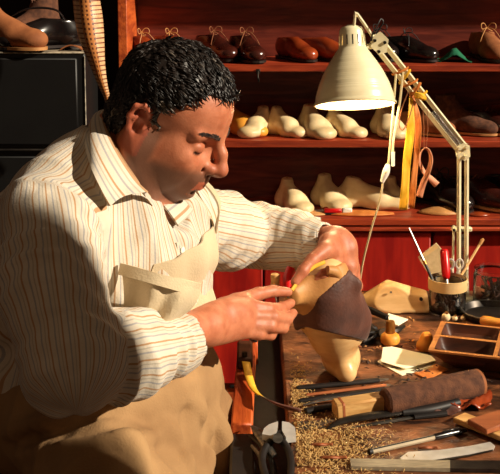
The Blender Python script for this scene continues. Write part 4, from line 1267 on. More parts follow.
cc = crv([np.array([a, b, w]) for (a, b), w in zip(cen, wid)], 6)
rows = []; aa = []; al = []
for i, q in enumerate(cc):
    row = []
    for j in range(13):
        u = -1 + 2 * j / 12
        p = at(q[0] + u * q[2], q[1], 2.62)
        w = q[2] / FPX * 2.62
        p = p + np.array([0, w * (-0.55 + 0.9 * u * u) + 0.010 * math.sin(i * 0.16), 0])
        row.append(p); aa.append(u); al.append(i * 0.005)
    rows.append(row)
sk = thing('snakeskin', at(110, 113, 2.62), 'long pale brown snakeskin with ribbed edges hanging beside the cabinet', 'snakeskin')
o = MB().sheet(rows, 0.0015).obj('skin_strip', 'snakeskin', sk, auto=False)
set_attr(o, 'across', aa + aa); set_attr(o, 'along', al + al)
nk = rows[0][6]
MB().tube([nk + np.array([0, 0, -0.004]), nk + [0, 0.01, 0.05], nk + [0, 0.58, 0.10]], 0.0015).obj('hanging_string', 'cord', sk)
# ------------------------------------------------------------------ the work lamp
RC = at(355, 105, 2.25)                     # centre of the shade's rim
AX = np.array([-0.035, 0.27, 1.0]); AX /= np.linalg.norm(AX)
base_c = on(462, 301, BZ)
lamp = thing('desk_lamp', base_c, 'cream enamel spring-arm work lamp with a ribbed bell shade, lit', 'lamp')
prof = [(0.084, 0.000), (0.0855, 0.003), (0.0835, 0.006)]
for i in range(60):
    t = i / 59; z = 0.008 + t * 0.112
    r = np.interp(z, [0.0, 0.02, 0.045, 0.07, 0.09, 0.105, 0.118, 0.124], [0.0835, 0.0805, 0.0725, 0.0610, 0.0490, 0.0390, 0.030, 0.0285])
    if 0.030 < z < 0.098: r += 0.0006 * math.sin((z - 0.03) / 0.068 * 2 * math.pi * 15)
    prof.append((r, z))
inner = [(r - 0.0022, z) for r, z in prof[::-1][1:]]
MB().lathe(prof, RC, AX, 64, cap=False).obj('shade', 'cream_enamel', lamp, auto=False)
inn = [(r - 0.0018, z) for r, z in prof]
MB().lathe(inn, RC, AX, 64, cap=False).obj('shade_lining', 'shade_inside', lamp, auto=False)
MB().lathe([(0.0835, -0.001), (0.0858, 0.0005), (0.0858, 0.0035), (0.0835, 0.0045), (0.0815, 0.003), (0.0815, 0.0)], RC, AX, 64, cap=False).obj('rim', 'cream_enamel', lamp)
# vented neck: a shell with real slots
NS = 60; zs = [0.118, 0.123, 0.144, 0.150]; rr = [0.0292, 0.0285, 0.0275, 0.0262]
mb = MB(); a_ = np.array([1.0, 0, 0]); a_ = a_ - AX * (a_ @ AX); a_ /= np.linalg.norm(a_); b_ = np.cross(AX, a_)
for k in range(len(zs)):
    for j in range(NS):
        th_ = 2 * math.pi * j / NS
        mb.V.append(RC + AX * zs[k] + rr[k] * (math.cos(th_) * a_ + math.sin(th_) * b_))
for k in range(3):
    for j in range(NS):
        if k == 1 and j % 4 == 0: continue
        mb.F.append((k*NS + j, k*NS + (j+1) % NS, (k+1)*NS + (j+1) % NS, (k+1)*NS + j))
nk_ = mb.obj('vented_neck', 'cream_enamel', lamp, auto=False)
MB().lathe([(0.0262, 0.149), (0.0258, 0.156), (0.021, 0.163), (0.010, 0.167), (0.0, 0.168)], RC, AX, 40).obj('cap', 'cream_enamel', lamp)
MB().lathe([(0.018, 0.080), (0.019, 0.085), (0.019, 0.146), (0.016, 0.150)], RC, AX, 24).obj('socket', 'dark_rubber', lamp)
bm_ = mat('lit_bulb', (1, 0.86, 0.6, 1), None, 0.3, emis=(1.0, 0.74, 0.42, 1), estr=18)
M['lit_bulb'] = bm_
MB().lathe([(0.0, 0.022), (0.016, 0.026), (0.027, 0.038), (0.029, 0.050), (0.024, 0.064), (0.015, 0.076), (0.013, 0.084)], RC, AX, 28).obj('bulb', 'lit_bulb', lamp)
ld = bpy.data.lights.new('bulb_light', 'POINT'); ld.energy = 4.0; ld.color = (1.0, 0.72, 0.40); ld.shadow_soft_size = 0.028
lo_ = bpy.data.objects.new('bulb_light', ld); COL.objects.link(lo_); lo_.parent = lamp
lo_.location = tuple(RC + AX * 0.012 - base_c)
# joint plates and links
j0 = at(378, 43, 2.285); el = at(463, 150, 2.40); p_top = at(463, 152, 2.40)
apex = RC + AX * 0.150
d_ = (el - j0); Ld = np.linalg.norm(d_); d_ /= Ld
pr = np.array([d_[2], 0, -d_[0]]); pr /= np.linalg.norm(pr)
for s in (-1, 1):
    MB().tube([j0 + pr*0.009*s, el + pr*0.009*s], 0.0062, n=4, smooth=False).obj('arm_bar', 'cream_enamel', lamp)
MB().tube([at(355, 17, 2.27), at(357, 14, 2.27), at(375, 40, 2.28)], 0.0035, n=8, k=3).obj('tie_rod', 'cream_enamel', lamp)
MB().tube([at(355, 16, 2.27), at(354, 27, 2.275)], 0.003, n=8, smooth=False).obj('tie_rod', 'cream_enamel', lamp)
for dy in (-0.012, 0.012):
    P = [at(px, py, 2.285) + [0, dy, 0] for px, py in ((370, 46), (373, 36), (381, 32), (388, 39), (386, 52), (378, 54))]
    MB().prism(P, (0, 0.002, 0)).obj('joint_plate', 'cream_enamel', lamp)
MB().tube([at(366, 47, 2.28), at(378, 45, 2.285)], 0.0065, n=12, smooth=False).obj('bracket', 'cream_enamel', lamp)
for (x, y) in ((374, 40), (384, 42), (378, 51)):
    c = at(x, y, 2.285)
    MB().tube([c + [0, -0.016, 0], c + [0, 0.016, 0]], 0.0035, n=10, smooth=False).obj('bolt', 'dark_steel', lamp)
# tension springs between the bars
def spring(a, b, r, turns, wire, name='spring', m='steel'):
    a = np.array(a); b = np.array(b); ax = b - a; L = np.linalg.norm(ax); ax /= L
    u = np.cross(ax, [0, 1, 0]); u /= np.linalg.norm(u); w = np.cross(ax, u)
    pts = [a + ax * L * i / (turns * 8) + r * (math.cos(i * math.pi / 4) * u + math.sin(i * math.pi / 4) * w) for i in range(turns * 8 + 1)]
    return MB().tube(pts, wire, n=4, smooth=False).obj(name, m, lamp, auto=False)
spring(j0 + d_*Ld*0.62 + [0, -0.008, 0], el - d_*0.02 + [0, -0.008, 0], 0.0042, 22, 0.0012)
# elbow
for dy in (-0.013, 0.013):
    P = [el + np.array([x, dy, z]) for x, z in ((-0.017, 0.012), (0.000, 0.018), (0.012, 0.012), (0.014, -0.012), (0.004, -0.022), (-0.012, -0.018))]
    MB().prism(P, (0, 0.002, 0)).obj('elbow_plate', 'cream_enamel', lamp)
for (x, z) in ((-0.010, 0.006), (0.006, 0.008), (0.004, -0.012)):
    MB().tube([el + [x, -0.018, z], el + [x, 0.018, z]], 0.0038, n=10, smooth=False).obj('bolt', 'cream_enamel', lamp)
pb = base_c + np.array([0, 0, 0.022])
mid = at(463, 229, 2.425)
for dx in (-0.0085, 0.0085):
    MB().tube([el + [dx, 0, -0.010], np.array([pb[0] + dx, pb[1], pb[2] + 0.02])], 0.0050, n=8, smooth=False).obj('post_bar', 'cream_enamel', lamp)
MB().tube([mid + [-0.021, 0, 0.008], mid + [-0.021, 0, -0.115]], 0.0028, n=8, smooth=False).obj('post_rod', 'cream_enamel', lamp)
MB().box(mid + [-0.003, 0, 0], (0.046, 0.014, 0.010), bev=0.002).obj('post_clamp', 'cream_enamel', lamp)
for dx in (-0.022, -0.006, 0.004):
    MB().tube([mid + [dx, -0.011, 0], mid + [dx, 0.004, 0]], 0.0032, n=10, smooth=False).obj('bolt', 'dark_steel', lamp)
spring(mid + [0, -0.004, -0.012], pb + [0, -0.004, 0.04], 0.0045, 24, 0.0012)
MB().lathe([(0.024, 0.0), (0.025, 0.004), (0.024, 0.010), (0.016, 0.014), (0.014, 0.045), (0.0, 0.046)], base_c, (0, 0, 1), 36).obj('base', 'cream_enamel', lamp)
MB().tube([at(371, 41, 2.27), at(373, 33, 2.265), at(378, 24, 2.265), at(381, 19, 2.27), at(383, 23, 2.27), at(376, 34, 2.27)], 0.0016, n=6).obj('wire_loop', 'dark_rubber', lamp)

# tape tied to the arm, and the strips and cords that hang from it
def onarm(t, dy=-0.012): return j0 + d_ * Ld * t + np.array([0, dy, 0])
kt = thing('tape_binding', onarm(0.36), 'yellow and orange tape tied in a knot around the lamp arm', 'tape')
for i, t in enumerate((0.25, 0.30, 0.36, 0.42, 0.47)):
    c = j0 + d_ * Ld * t; n = 14; sk_ = (0.25 if i % 2 else -0.25)
    pts = [c + pr * 0.0175 * math.cos(2*math.pi*q/n) + np.array([0, 1, 0]) * 0.0125 * math.sin(2*math.pi*q/n) + d_ * sk_ * 0.02 * math.cos(2*math.pi*q/n) for q in range(n + 1)]
    MB().tube(pts, 0.0032, n=6, smooth=False, flat=(pr, 0.5)).obj('wrap', 'yellow_tape' if i in (1, 4) else 'orange_leather', kt)
kc = onarm(0.47, -0.020)
MB().tube([kc + [-0.012, 0, 0.006], kc + [0, -0.006, 0], kc + [0.010, 0, -0.006]], [0.004, 0.008, 0.004]).obj('knot', 'yellow_tape', kt)

def strip(name, pts, wpx, th, m, label, cat, grp=None, part='strip'):
    """a hanging strap: (px, py, Y) centre line and half widths in metres"""
    P = crv([at(*p) for p in pts], 6); n = len(P)
    W = np.interp(np.linspace(0, 1, n), np.linspace(0, 1, len(wpx)), wpx)
    rows = [[p + np.array([w, 0.004 * math.sin(i * 0.5), 0]) * s + np.array([0, 0.002 * (1 - s*s), 0]) for s in (-1, -0.5, 0, 0.5, 1)] for i, (p, w) in enumerate(zip(P, W))]
    t = thing(name, P[-1], label, cat, grp)
    MB().sheet(rows, th).obj(part, m, t, auto=False)
    return t
strip('measuring_tape', [(411, 98, 2.315), (411, 125, 2.31), (407, 160, 2.31), (405, 190, 2.31), (403, 210, 2.31)], [0.004, 0.0085, 0.0085, 0.009, 0.0085], 0.0012, 'yellow_tape', 'yellow measuring tape hanging from the lamp arm, the brighter strip', 'tape')
strip('leather_strip', [(411, 92, 2.325), (418, 118, 2.325), (417, 150, 2.325), (414, 180, 2.325), (411, 208, 2.325)], [0.003, 0.006, 0.006, 0.0065, 0.006], 0.0015, 'orange_leather', 'orange leather strip hanging from the lamp arm close behind the yellow tape', 'strip')
# cords
cd = thing('power_cord', at(358, 292, 2.36), 'cream power cord hanging from the lamp with an inline switch, reaching the bench', 'cord')
MB().tube([at(396, 74, 2.27), at(394, 100, 2.27), at(391, 135, 2.27), at(388, 168, 2.275)], 0.0022, n=8).obj('cable', 'cord', cd)
MB().tube([at(383, 180, 2.275), at(380, 200, 2.28), at(371, 230, 2.30), at(363, 262, 2.33), at(359, 288, 2.37), on(356, 300, BZ + 0.003)], 0.0022, n=8).obj('cable', 'cord', cd)
sw = MB().tube([at(388, 164, 2.275), at(386, 172, 2.274), at(382, 182, 2.275)], [0.0045, 0.0080, 0.0045], n=10, k=4, flat=((0, 1, 0), 0.7)).obj('switch', 'white_plastic', cd)
MB().box(at(386, 172, 2.267), (0.004, 0.003, 0.007), bev=0.001).obj('rocker', 'cream_enamel', sw)
c2 = thing('string', at(393, 165, 2.29), 'pale string hanging beside the power cord from the lamp arm', 'string')
MB().tube([at(403, 72, 2.29), at(400, 100, 2.29), at(396, 125, 2.29), at(393, 145, 2.29), at(393, 166, 2.29)], 0.0025, n=6).obj('strand', 'cord', c2)
MB().tube([at(393, 152, 2.289), at(393, 166, 2.289)], 0.0038, n=8, smooth=False).obj('frayed_end', 'white_plastic', c2)
c3 = thing('string', at(402, 128, 2.30), 'thin brown looped string under the knot on the lamp arm', 'string')
MB().tube([at(408, 92, 2.30), at(402, 108, 2.30), at(399, 124, 2.30), at(403, 130, 2.30), at(409, 118, 2.30), at(413, 104, 2.305)], 0.0012, n=6).obj('strand', 'lace', c3)
# pink loop
lpn = thing('leather_loop', at(425, 200, 2.35), 'pink-tan leather strap looped like a ribbon hanging from the lamp arm', 'strap')
pts = [at(419, 197, 2.340), at(423, 184, 2.338), at(428, 172, 2.336), at(431, 160, 2.338), at(429, 151, 2.342), at(425, 148, 2.345), at(421, 153, 2.345), at(420, 162, 2.343), at(424, 172, 2.348), at(431, 179, 2.346), at(437, 185, 2.345)]
P = crv(pts, 6); n = len(P); rows = []
for i, p in enumerate(P):
    t = i / (n - 1); k_ = abs(t - 0.5) * 2
    wv = 0.0055 + 0.002 * max(0, k_ - 0.6) / 0.4
    tg = P[min(i+1, n-1)] - P[max(i-1, 0)]; tg /= np.linalg.norm(tg)
    side_ = np.array([0, 1, 0]) * (1 - k_**2) + np.array([-tg[2], 0, tg[0]]) * (0.35 + k_**2)
    side_ /= np.linalg.norm(side_)
    rows.append([p + side_ * wv * s for s in (-1, 0, 1)])
MB().sheet(rows, 0.002).obj('strap', 'pink_leather', lpn, auto=False)
for dx in (-2, 2):
    MB().tube([at(425 + dx*0.5, 150, 2.345), at(426 + dx, 128, 2.345), at(425 + dx, 108, 2.345)], 0.0006, n=4, smooth=False).obj('thread', 'lace', lpn)
# ------------------------------------------------------------------ the shoe in his hands
sc0 = at(330, 315, 1.90)
shoe = thing('unfinished_shoe', on(343, 379, BZ), 'unfinished brown leather shoe pulled over a wooden last, held toe down on the bench', 'shoe')
tip = on(346, 373, BZ + 0.020); tip[2] = BZ + 0.022
sp = [tip, at(341, 357, 1.965), at(333, 334, 1.925), at(323, 308, 1.895), at(324, 286, 1.880), at(328, 272, 1.875)]
sr = [0.020, 0.029, 0.037, 0.047, 0.040, 0.027]
def last_field(extra, h=0.003):
    f = Fld(np.min([p for p in sp], 0) - 0.085, np.max([p for p in sp], 0) + 0.085, h)
    for i in range(len(sp) - 1): f.cone(sp[i], sp[i+1], sr[i] + extra, sr[i+1] + extra, 0.03)
    f.ell(at(338, 312, 1.93), np.array([0.044, 0.05, 0.050]) + extra, None, 0.03)          # the heel bulge to the right
    f.ell(at(345, 322, 1.94), np.array([0.038, 0.045, 0.036]) + extra, None, 0.03)
    return f
f = last_field(0.0); f.plane((0, 0, BZ + 0.0012), (0, 0, -1))
V, F = f.net(); V = relax(V, F, 2); link_mesh('last', V, F, 'last_wood', shoe)
axis = (sp[0] - sp[4]) / np.linalg.norm(sp[0] - sp[4])
# brown upper: a shell between the two trimmed edges
f = last_field(0.0052)
X = f.ax[0][:, None, None]; Y = f.ax[1][None, :, None]; Z = f.ax[2][None, None, :]
def through(p, q, r):
    """plane through three seen points"""
    p, q, r = map(np.asarray, (p, q, r)); n = np.cross(q - p, r - p); return p, n / np.linalg.norm(n)
def half(p, n, wig=0):
    d = ((X - p[0]) * n[0] + (Y - p[1]) * n[1] + (Z - p[2]) * n[2])
    if wig: d = d + wig * np.sin(X * 95 + 1.0) + wig * 0.5 * np.sin(Z * 140)
    return d.astype(np.float32)
pl, nl = through(at(298, 326, 1.87), at(330, 333, 1.88), at(312, 330, 1.99))     # lower edge
if nl @ axis < 0: nl = -nl
pl2, nl2 = through(at(330, 333, 1.88), at(364, 346, 1.93), at(340, 337, 2.02))
if nl2 @ axis < 0: nl2 = -nl2
pu, nu = through(at(300, 312, 1.86), at(342, 277, 1.86), at(322, 294, 1.98))     # upper edge
if nu @ axis > 0: nu = -nu
reg = np.maximum(half(pl, nl), half(pu, nu))
reg = np.maximum(reg, half(pl2, nl2) - 0.004)
f.A = np.maximum(f.A, reg)
# the loose quarter that stands off, with its pointed flap
f.cone(at(346, 306, 1.880), at(356, 286, 1.865), 0.020, 0.005, 0.02, flat=((0.2, 1, 0), 0.35))
f.cone(at(334, 292, 1.865), at(356, 284, 1.862), 0.007, 0.004, 0.014, flat=((0.2, 1, 0), 0.6))
f.ell(at(346, 290, 1.862), (0.009, 0.008, 0.006), None, 0.006, sub=True)
f.cone(at(356, 300, 1.895), at(360, 315, 1.91), 0.012, 0.016, 0.02, flat=((0.6, 1, 0), 0.5))
f.cone(at(300, 322, 1.865), at(297, 328, 1.87), 0.008, 0.005, 0.015)
V, F = f.net(); V = relax(V, F, 2); link_mesh('upper', V, F, 'brown_leather', shoe)
# tan lining above it
f = last_field(0.0036)
X = f.ax[0][:, None, None]; Y = f.ax[1][None, :, None]; Z = f.ax[2][None, None, :]
pt, nt_ = through(at(300, 283, 1.84), at(340, 264, 1.85), at(322, 272, 1.95))
if nt_ @ axis > 0: nt_ = -nt_
f.A = np.maximum(f.A, np.maximum(half(pt, nt_), -half(pu, nu) - 0.012))
f.cone(at(298, 297, 1.845), at(292, 300, 1.825), 0.016, 0.008, 0.015, flat=((0.3, 1, 0.1), 0.35))
f.cone(at(310, 284, 1.85), at(294, 293, 1.825), 0.012, 0.007, 0.012, flat=((0.3, 1, 0.1), 0.35))
V, F = f.net(); V = relax(V, F, 2); link_mesh('lining', V, F, 'tan_leather', shoe)
MB().tube([at(325, 262, 1.835), at(314, 267, 1.825), at(302, 277, 1.815), at(292, 290, 1.80)], 0.0034, n=8, flat=((0, 1, 0), 0.5)).obj('edge_strap', 'yellow_tape', shoe)
MB().tube([at(327, 270, 1.838), at(335, 272, 1.845), at(339, 278, 1.85)], [0.008, 0.010, 0.007], n=10).obj('pull_tab', 'tan_leather', shoe)
MB().tube([at(300, 327, 1.862), at(315, 331, 1.868), at(332, 334, 1.872), at(348, 340, 1.888), at(361, 347, 1.915)], 0.0018, n=6).obj('stitching', 'lace', shoe)

# awl behind the fingers
aw = thing('awl', at(275, 278, 1.86), 'small awl with a light wooden handle standing up behind his fingers', 'awl')
MB().lathe([(0.0, 0.0), (0.008, 0.001), (0.0085, 0.008), (0.0075, 0.020), (0.0085, 0.028), (0.008, 0.032), (0.0, 0.034)], at(275, 292, 1.845), (0.02, 0, 1), 20).obj('handle', 'block_wood', aw)
MB().tube([at(275, 292, 1.845), at(277, 304, 1.80)], [0.002, 0.001], smooth=False).obj('spike', 'steel', aw)
rp = thing('red_tool', at(288, 272, 1.86), 'glossy red plastic tool handle glimpsed between sleeve cuff and shoe', 'tool')
MB().tube([at(291, 268, 1.87), at(288, 278, 1.86), at(288, 290, 1.84)], [0.008, 0.009, 0.006], n=14).obj('handle', 'red_plastic', rp)
MB().tube([at(288, 290, 1.84), at(288, 297, 1.815)], [0.003, 0.002], n=8, smooth=False).obj('shank', 'steel', rp)

# ------------------------------------------------------------------ big wooden last on the bench
def flatfield(lo, hi, h=0.003): return Fld(lo, hi, h)
bl = thing('shoe_last', on(400, 318, BZ), 'large pale wooden last lying on its side on the bench left of the glass jars', 'shoe last')
Yb = 2.33
f = Fld((at(345, 300, Yb)[0], 2.20, BZ - 0.01), (at(440, 300, Yb)[0], 2.46, BZ + 0.14), 0.003)
f.cone(at(356, 304, Yb), at(392, 300, Yb), 0.014, 0.032, 0.03)
f.cone(at(388, 296, Yb), at(418, 303, Yb), 0.034, 0.028, 0.03)
f.cone(at(418, 303, Yb), at(424, 306, Yb), 0.029, 0.028, 0.02)
pa, na = through(at(388, 280, Yb), at(428, 291, Yb), at(428, 289, Yb + 0.1)); na = na if na[2] > 0 else -na; f.plane(pa, na)
pa, na = through(at(388, 279, Yb), at(355, 299, Yb), at(356, 297, Yb + 0.1)); na = na if na[2] > 0 else -na; f.plane(pa, na)
xx = at(427, 300, Yb)[0]; f.plane((xx, 0, BZ + 0.03), (1, 0, 0.05)); f.plane((0, 0, BZ + 0.001), (0, 0, -1))
f.plane((0, Yb - 0.027, BZ + 0.03), (0, -1, 0.15))
V, F = f.net(); V = relax(V, F, 2); link_mesh('body', V, F, 'last_wood', bl)
q = at(421, 299, Yb - 0.0275)
MB().tube([q + [0, -0.003, 0], q + [0, 0.006, 0]], 0.0038, n=14, smooth=False).obj('hole', 'dark_rubber', bl)
MB().tube([q + [-0.068, -0.003, 0.016], q + [-0.064, -0.003, 0.016]], 0.002, n=8, smooth=False).obj('nail', 'steel', bl)

# ------------------------------------------------------------------ jars
def jar(c, r, h, label, grp, content_h):
    t = thing('glass_jar', c, label, 'jar', grp)
    p = [(0.0, 0.0), (r*0.9, 0.0), (r, 0.005), (r, h*0.86), (r*0.93, h*0.91), (r*0.95, h*0.95), (r*0.97, h), (r*0.93, h), (r*0.90, h*0.91), (r - 0.003, h*0.85), (r - 0.003, 0.008), (0.0, 0.005)]
    MB().lathe(p, c, (0, 0, 1), 48, cap=False).obj('glass', 'glass', t)
    return t
jc = on(447, 312, BZ); jr = 0.040; jh = 0.078
jar(jc, jr, jh, 'glass jar of tools with a band of masking tape around its rim', 'glass jars on the bench', 0)
jt = [o for o in COL.objects if o.type == 'EMPTY' and o.get('category') == 'jar'][0]
MB().lathe([(jr + 0.0008, jh*0.68), (jr + 0.0022, jh*0.685), (jr + 0.0022, jh*0.985), (jr + 0.0008, jh*0.99)], jc, (0, 0, 1), 48, cap=False).obj('masking_tape_band', 'masking_tape', jt)
rj = random.Random(4)
def clutter(c, r, h, n, name, label, m, parent=None):
    mb = MB()
    for i in range(n):
        a = rj.uniform(0, 6.28); rr_ = r * math.sqrt(rj.random()) * 0.85
        p = np.array(c) + [rr_*math.cos(a), rr_*math.sin(a), rj.uniform(0.008, 0.020)]
        a2 = rj.uniform(0, 6.28); r2_ = r * 0.75
        q = np.array(c) + [r2_*math.cos(a2), r2_*math.sin(a2), rj.uniform(0.4, 1.0) * h]
        mb.tube([p, q], rj.uniform(0.0015, 0.004), n=6, smooth=False)
    o = mb.obj(name, m, parent, auto=False)
    return o
o = clutter(jc, jr - 0.006, jh * 0.72, 34, 'small_tools', '', 'dark_bits')
tag(o, 'tangle of small dark tools and nails filling the taped jar', 'tools', None, 'stuff')
j2 = on(493, 304, BZ); jar(j2, 0.045, 0.082, 'clear glass jar without tape at the right edge of the bench, full of dark bits', 'glass jars on the bench', 0)
o = clutter(j2, 0.037, 0.060, 46, 'dark_tools', '', 'dark_bits')
tag(o, 'tangle of dark bits filling the clear jar at the right edge', 'tools', None, 'stuff')

def in_jar(name, top, bot, mk, label, cat):
    t = thing(name, bot, label, cat)
    mk(t, np.array(top), np.array(bot))
    return t
jb = lambda dx, dy: jc + np.array([dx, dy, 0.012])
def mk_brush(t, a, b):
    m_ = a + (b - a) * 0.42
    MB().tube([m_, b], [0.0030, 0.0042], n=8, smooth=False).obj('handle', 'dark_rubber', t)
    MB().tube([a, m_], [0.0016, 0.0030], n=8, smooth=False).obj('blade', 'steel', t)
    MB().tube([m_ - (b-a)*0.02, m_ + (b-a)*0.03], 0.0042, n=10, smooth=False).obj('ferrule', 'brass', t)
in_jar('scraper', at(409, 228, 2.36), jb(-0.006, -0.020), mk_brush, 'thin dark awl leaning far out of the taped jar to the left', 'awl')
def mk_red(t, a, b):
    d = (b - a) / np.linalg.norm(b - a)
    MB().lathe([(0.0, 0.0), (0.008, 0.001), (0.0098, 0.006), (0.0098, 0.050), (0.0085, 0.060), (0.0065, 0.066), (0.0, 0.067)], a, d, 8).obj('handle', 'red_plastic', t, auto=False)
    MB().tube([a + d*0.066, b], 0.003, n=8, smooth=False).obj('shank', 'steel', t)
in_jar('screwdriver', at(444, 249, 2.36), jb(0.002, -0.012), mk_red, 'screwdriver with a bright red handle standing in the taped jar', 'screwdriver')
def mk_stick(t, a, b):
    MB().tube([a, b], [0.0028, 0.0028], n=8, smooth=False).obj('shaft', 'last_wood', t)
    MB().lathe([(0.0, -0.002), (0.004, 0.0), (0.004, 0.012), (0.003, 0.016)], a, (b - a) / np.linalg.norm(b - a), 10).obj('tip', 'tan_leather', t)
in_jar('wooden_stick', at(483, 239, 2.40), jb(-0.004, 0.016), mk_stick, 'thin pale wooden stick leaning out of the taped jar to the right', 'stick')
cdp = [at(418, 257, 2.40), at(436, 243, 2.40), at(452, 262, 2.40), at(437, 288, 2.40)]
ca = thing('card', at(436, 285, 2.40), 'square of tan card standing tilted behind the red screwdriver handle', 'card')
mb = MB().prism(cdp, (0.001, 0.003, 0)); mb.obj('sheet', 'card', ca, smooth=False)
c_ = [at(420, 256, 2.3985), at(436, 245, 2.3985), at(438, 248, 2.3985), at(422, 259, 2.3985)]
MB().prism(c_, (0, 0.001, 0)).obj('printed_band', 'masking_tape', ca, smooth=False)
sc_ = thing('scissors', at(455, 275, 2.37), 'small steel scissors standing point down in the taped jar, beside the lamp post', 'scissors')
for s in (-1, 1):
    c0 = at(455 + s*4.5, 264, 2.365); n = 14
    MB().tube([c0 + [0.008*math.cos(2*math.pi*i/n), 0, 0.011*math.sin(2*math.pi*i/n)] for i in range(n + 1)], 0.0022, n=6, smooth=False).obj('handle_ring', 'bright_steel', sc_)
    MB().tube([c0 + [-s*0.002, 0, -0.011], at(455, 280, 2.37), jc + [0.012 - s*0.006, -0.006, 0.014]], [0.0028, 0.0035, 0.001], n=6, smooth=False).obj('blade', 'bright_steel', sc_)
# pebbles and bulb by the jar
for i, (x, y, r, l) in enumerate(((446, 317, 0.0095, 'round pale wooden knob on the bench in front of the taped jar, the largest'), (455, 318.5, 0.006, 'small pale bead on the bench just right of the round knob'),
                               (463, 318, 0.0055, 'small pale bead on the bench farthest right of the round knob'))):
    p = on(x, y, BZ + r)
    t = thing('wooden_ball' if i == 0 else 'bead', p - [0, 0, r], l, 'ball' if i == 0 else 'bead', None if i == 0 else 'small pale beads by the jar')
    MB().lathe([(0.0, -r)] + [(r*math.cos(a), r*math.sin(a)) for a in np.linspace(-1.3, 1.3, 9)] + [(0.0, r)], p, (0.1, -0.2, 1), 20).obj('ball', 'stone_white', t)
    MB().lathe([(0.0, 0), (r*0.4, 0.0), (r*0.36, 0.003), (0.0, 0.003)], p + np.array([r*0.1, -r*0.19, r*0.93]), (0.1, -0.2, 1), 10).obj('pin', 'brass', t)

# ------------------------------------------------------------------ shallow dark bowl with an orange handle in it
bw = on(492, 318, BZ)
bo = thing('metal_bowl', bw, 'shallow dark metal dish behind the wooden tray at the right edge', 'bowl')
MB().lathe([(0.0, 0.0), (0.040, 0.0), (0.058, 0.004), (0.064, 0.016), (0.066, 0.016), (0.0655, 0.0185), (0.063, 0.0185), (0.057, 0.007), (0.040, 0.003), (0.0, 0.003)], bw, n=44, cap=False).obj('dish', 'dark_steel', bo)
MB().tube([bw + [0.0655*math.cos(a), 0.0655*math.sin(a), 0.018] for a in np.linspace(0, 2*math.pi, 41)], 0.0018, n=6, smooth=False).obj('rolled_rim', 'steel', bo)
h0 = on(480, 320, BZ + 0.026); h1 = on(506, 324, BZ + 0.026)
ha_ = thing('rasp', h0, 'orange-brown turned wooden tool handle resting on the rim of the dark dish', 'tool')
d = (h1 - h0) / np.linalg.norm(h1 - h0)
MB().lathe([(0.0, 0), (0.006, 0.001), (0.010, 0.006), (0.0105, 0.020), (0.009, 0.034), (0.0105, 0.050), (0.008, 0.066), (0.0, 0.068)], h0, d, 24).obj('grip', 'wax', ha_)
MB().lathe([(0.0055, 0.0), (0.0055, 0.012), (0.002, 0.014), (0.002, 0.05)], h0 + d*0.067, d, 14).obj('ferrule', 'brass', ha_)

# ------------------------------------------------------------------ compartment tray
zt = BZ + 0.044
A_ = on(428, 350, zt); D_ = on(441, 321, zt); L_ = 0.235
v_ = (D_ - A_); W_ = np.linalg.norm(v_); v_ /= W_
u_ = np.array([v_[1], -v_[0], 0])
tray = thing('compartment_tray', A_ + u_*L_/2 + v_*W_/2 - [0, 0, 0.044], 'dark wooden tray with scooped compartments and a lighter worn rim, right on the bench', 'tray')
ub = [0.010, 0.118, 0.126, L_ - 0.010]; vb = [0.008, W_*0.47, W_*0.53, W_ - 0.008]
def TP(u, v, z=0.0): return A_ + u_*u + v_*v + np.array([0, 0, z])
body_ = MB(); rim_ = MB()
us = [0] + ub + [L_]; vs_ = [0] + vb + [W_]
for i in range(5):
    for j in range(5):
        if i in (1, 3) and j in (1, 3): continue
        q = [TP(us[i], vs_[j]), TP(us[i+1], vs_[j]), TP(us[i+1], vs_[j+1]), TP(us[i], vs_[j+1])]
        rim_.prism([p - [0, 0, 0.0035] for p in q], (0, 0, 0.0035))
inz = 0.040
cor = [(0, 0), (L_, 0), (L_, W_), (0, W_)]
bot = [(inz*1.2, inz*0.9), (L_ - inz*1.2, inz*0.9), (L_ - inz*1.2, W_ - inz*0.9), (inz*1.2, W_ - inz*0.9)]
n0 = len(body_.V)
Vb = [TP(a, b, -0.0036) for a, b in cor] + [TP(a, b, -0.0425) for a, b in bot]
body_.add(Vb, [(7, 6, 5, 4)] + [(k, 4 + k, 4 + (k+1) % 4, (k+1) % 4) for k in range(4)])
for i in (1, 3):
    for j in (1, 3):
        u0, u1, v0, v1 = us[i], us[i+1], vs_[j], vs_[j+1]; nn_ = 20; rows = []
        def sup(t, e=0.28):
            c, s = math.cos(t), math.sin(t)
            return np.sign(c) * abs(c)**e, np.sign(s) * abs(s)**e
        V_ = []; 
        levels = [(1.0, 0), (0.95, -0.008), (0.86, -0.020), (0.74, -0.028), (0.55, -0.032)]
        for (k_, z_) in levels:
            for q in range(28):
                a, b = sup(2*math.pi*(q + 0.5)/28)
                V_.append(TP((u0+u1)/2 + a*k_*(u1-u0)/2, (v0+v1)/2 + b*k_*(v1-v0)/2, z_))
        F_ = [(l*28 + q, (l+1)*28 + q, (l+1)*28 + (q+1) % 28, l*28 + (q+1) % 28) for l in range(len(levels)-1) for q in range(28)]
        F_.append(tuple((len(levels)-1)*28 + q for q in range(28)))
        MB().add(V_, F_).obj('compartment', 'tray_wood', tray)
body_.obj('body', 'tray_wood', tray, smooth=False)
rim_.obj('rim', 'tray_rim', tray, smooth=False)

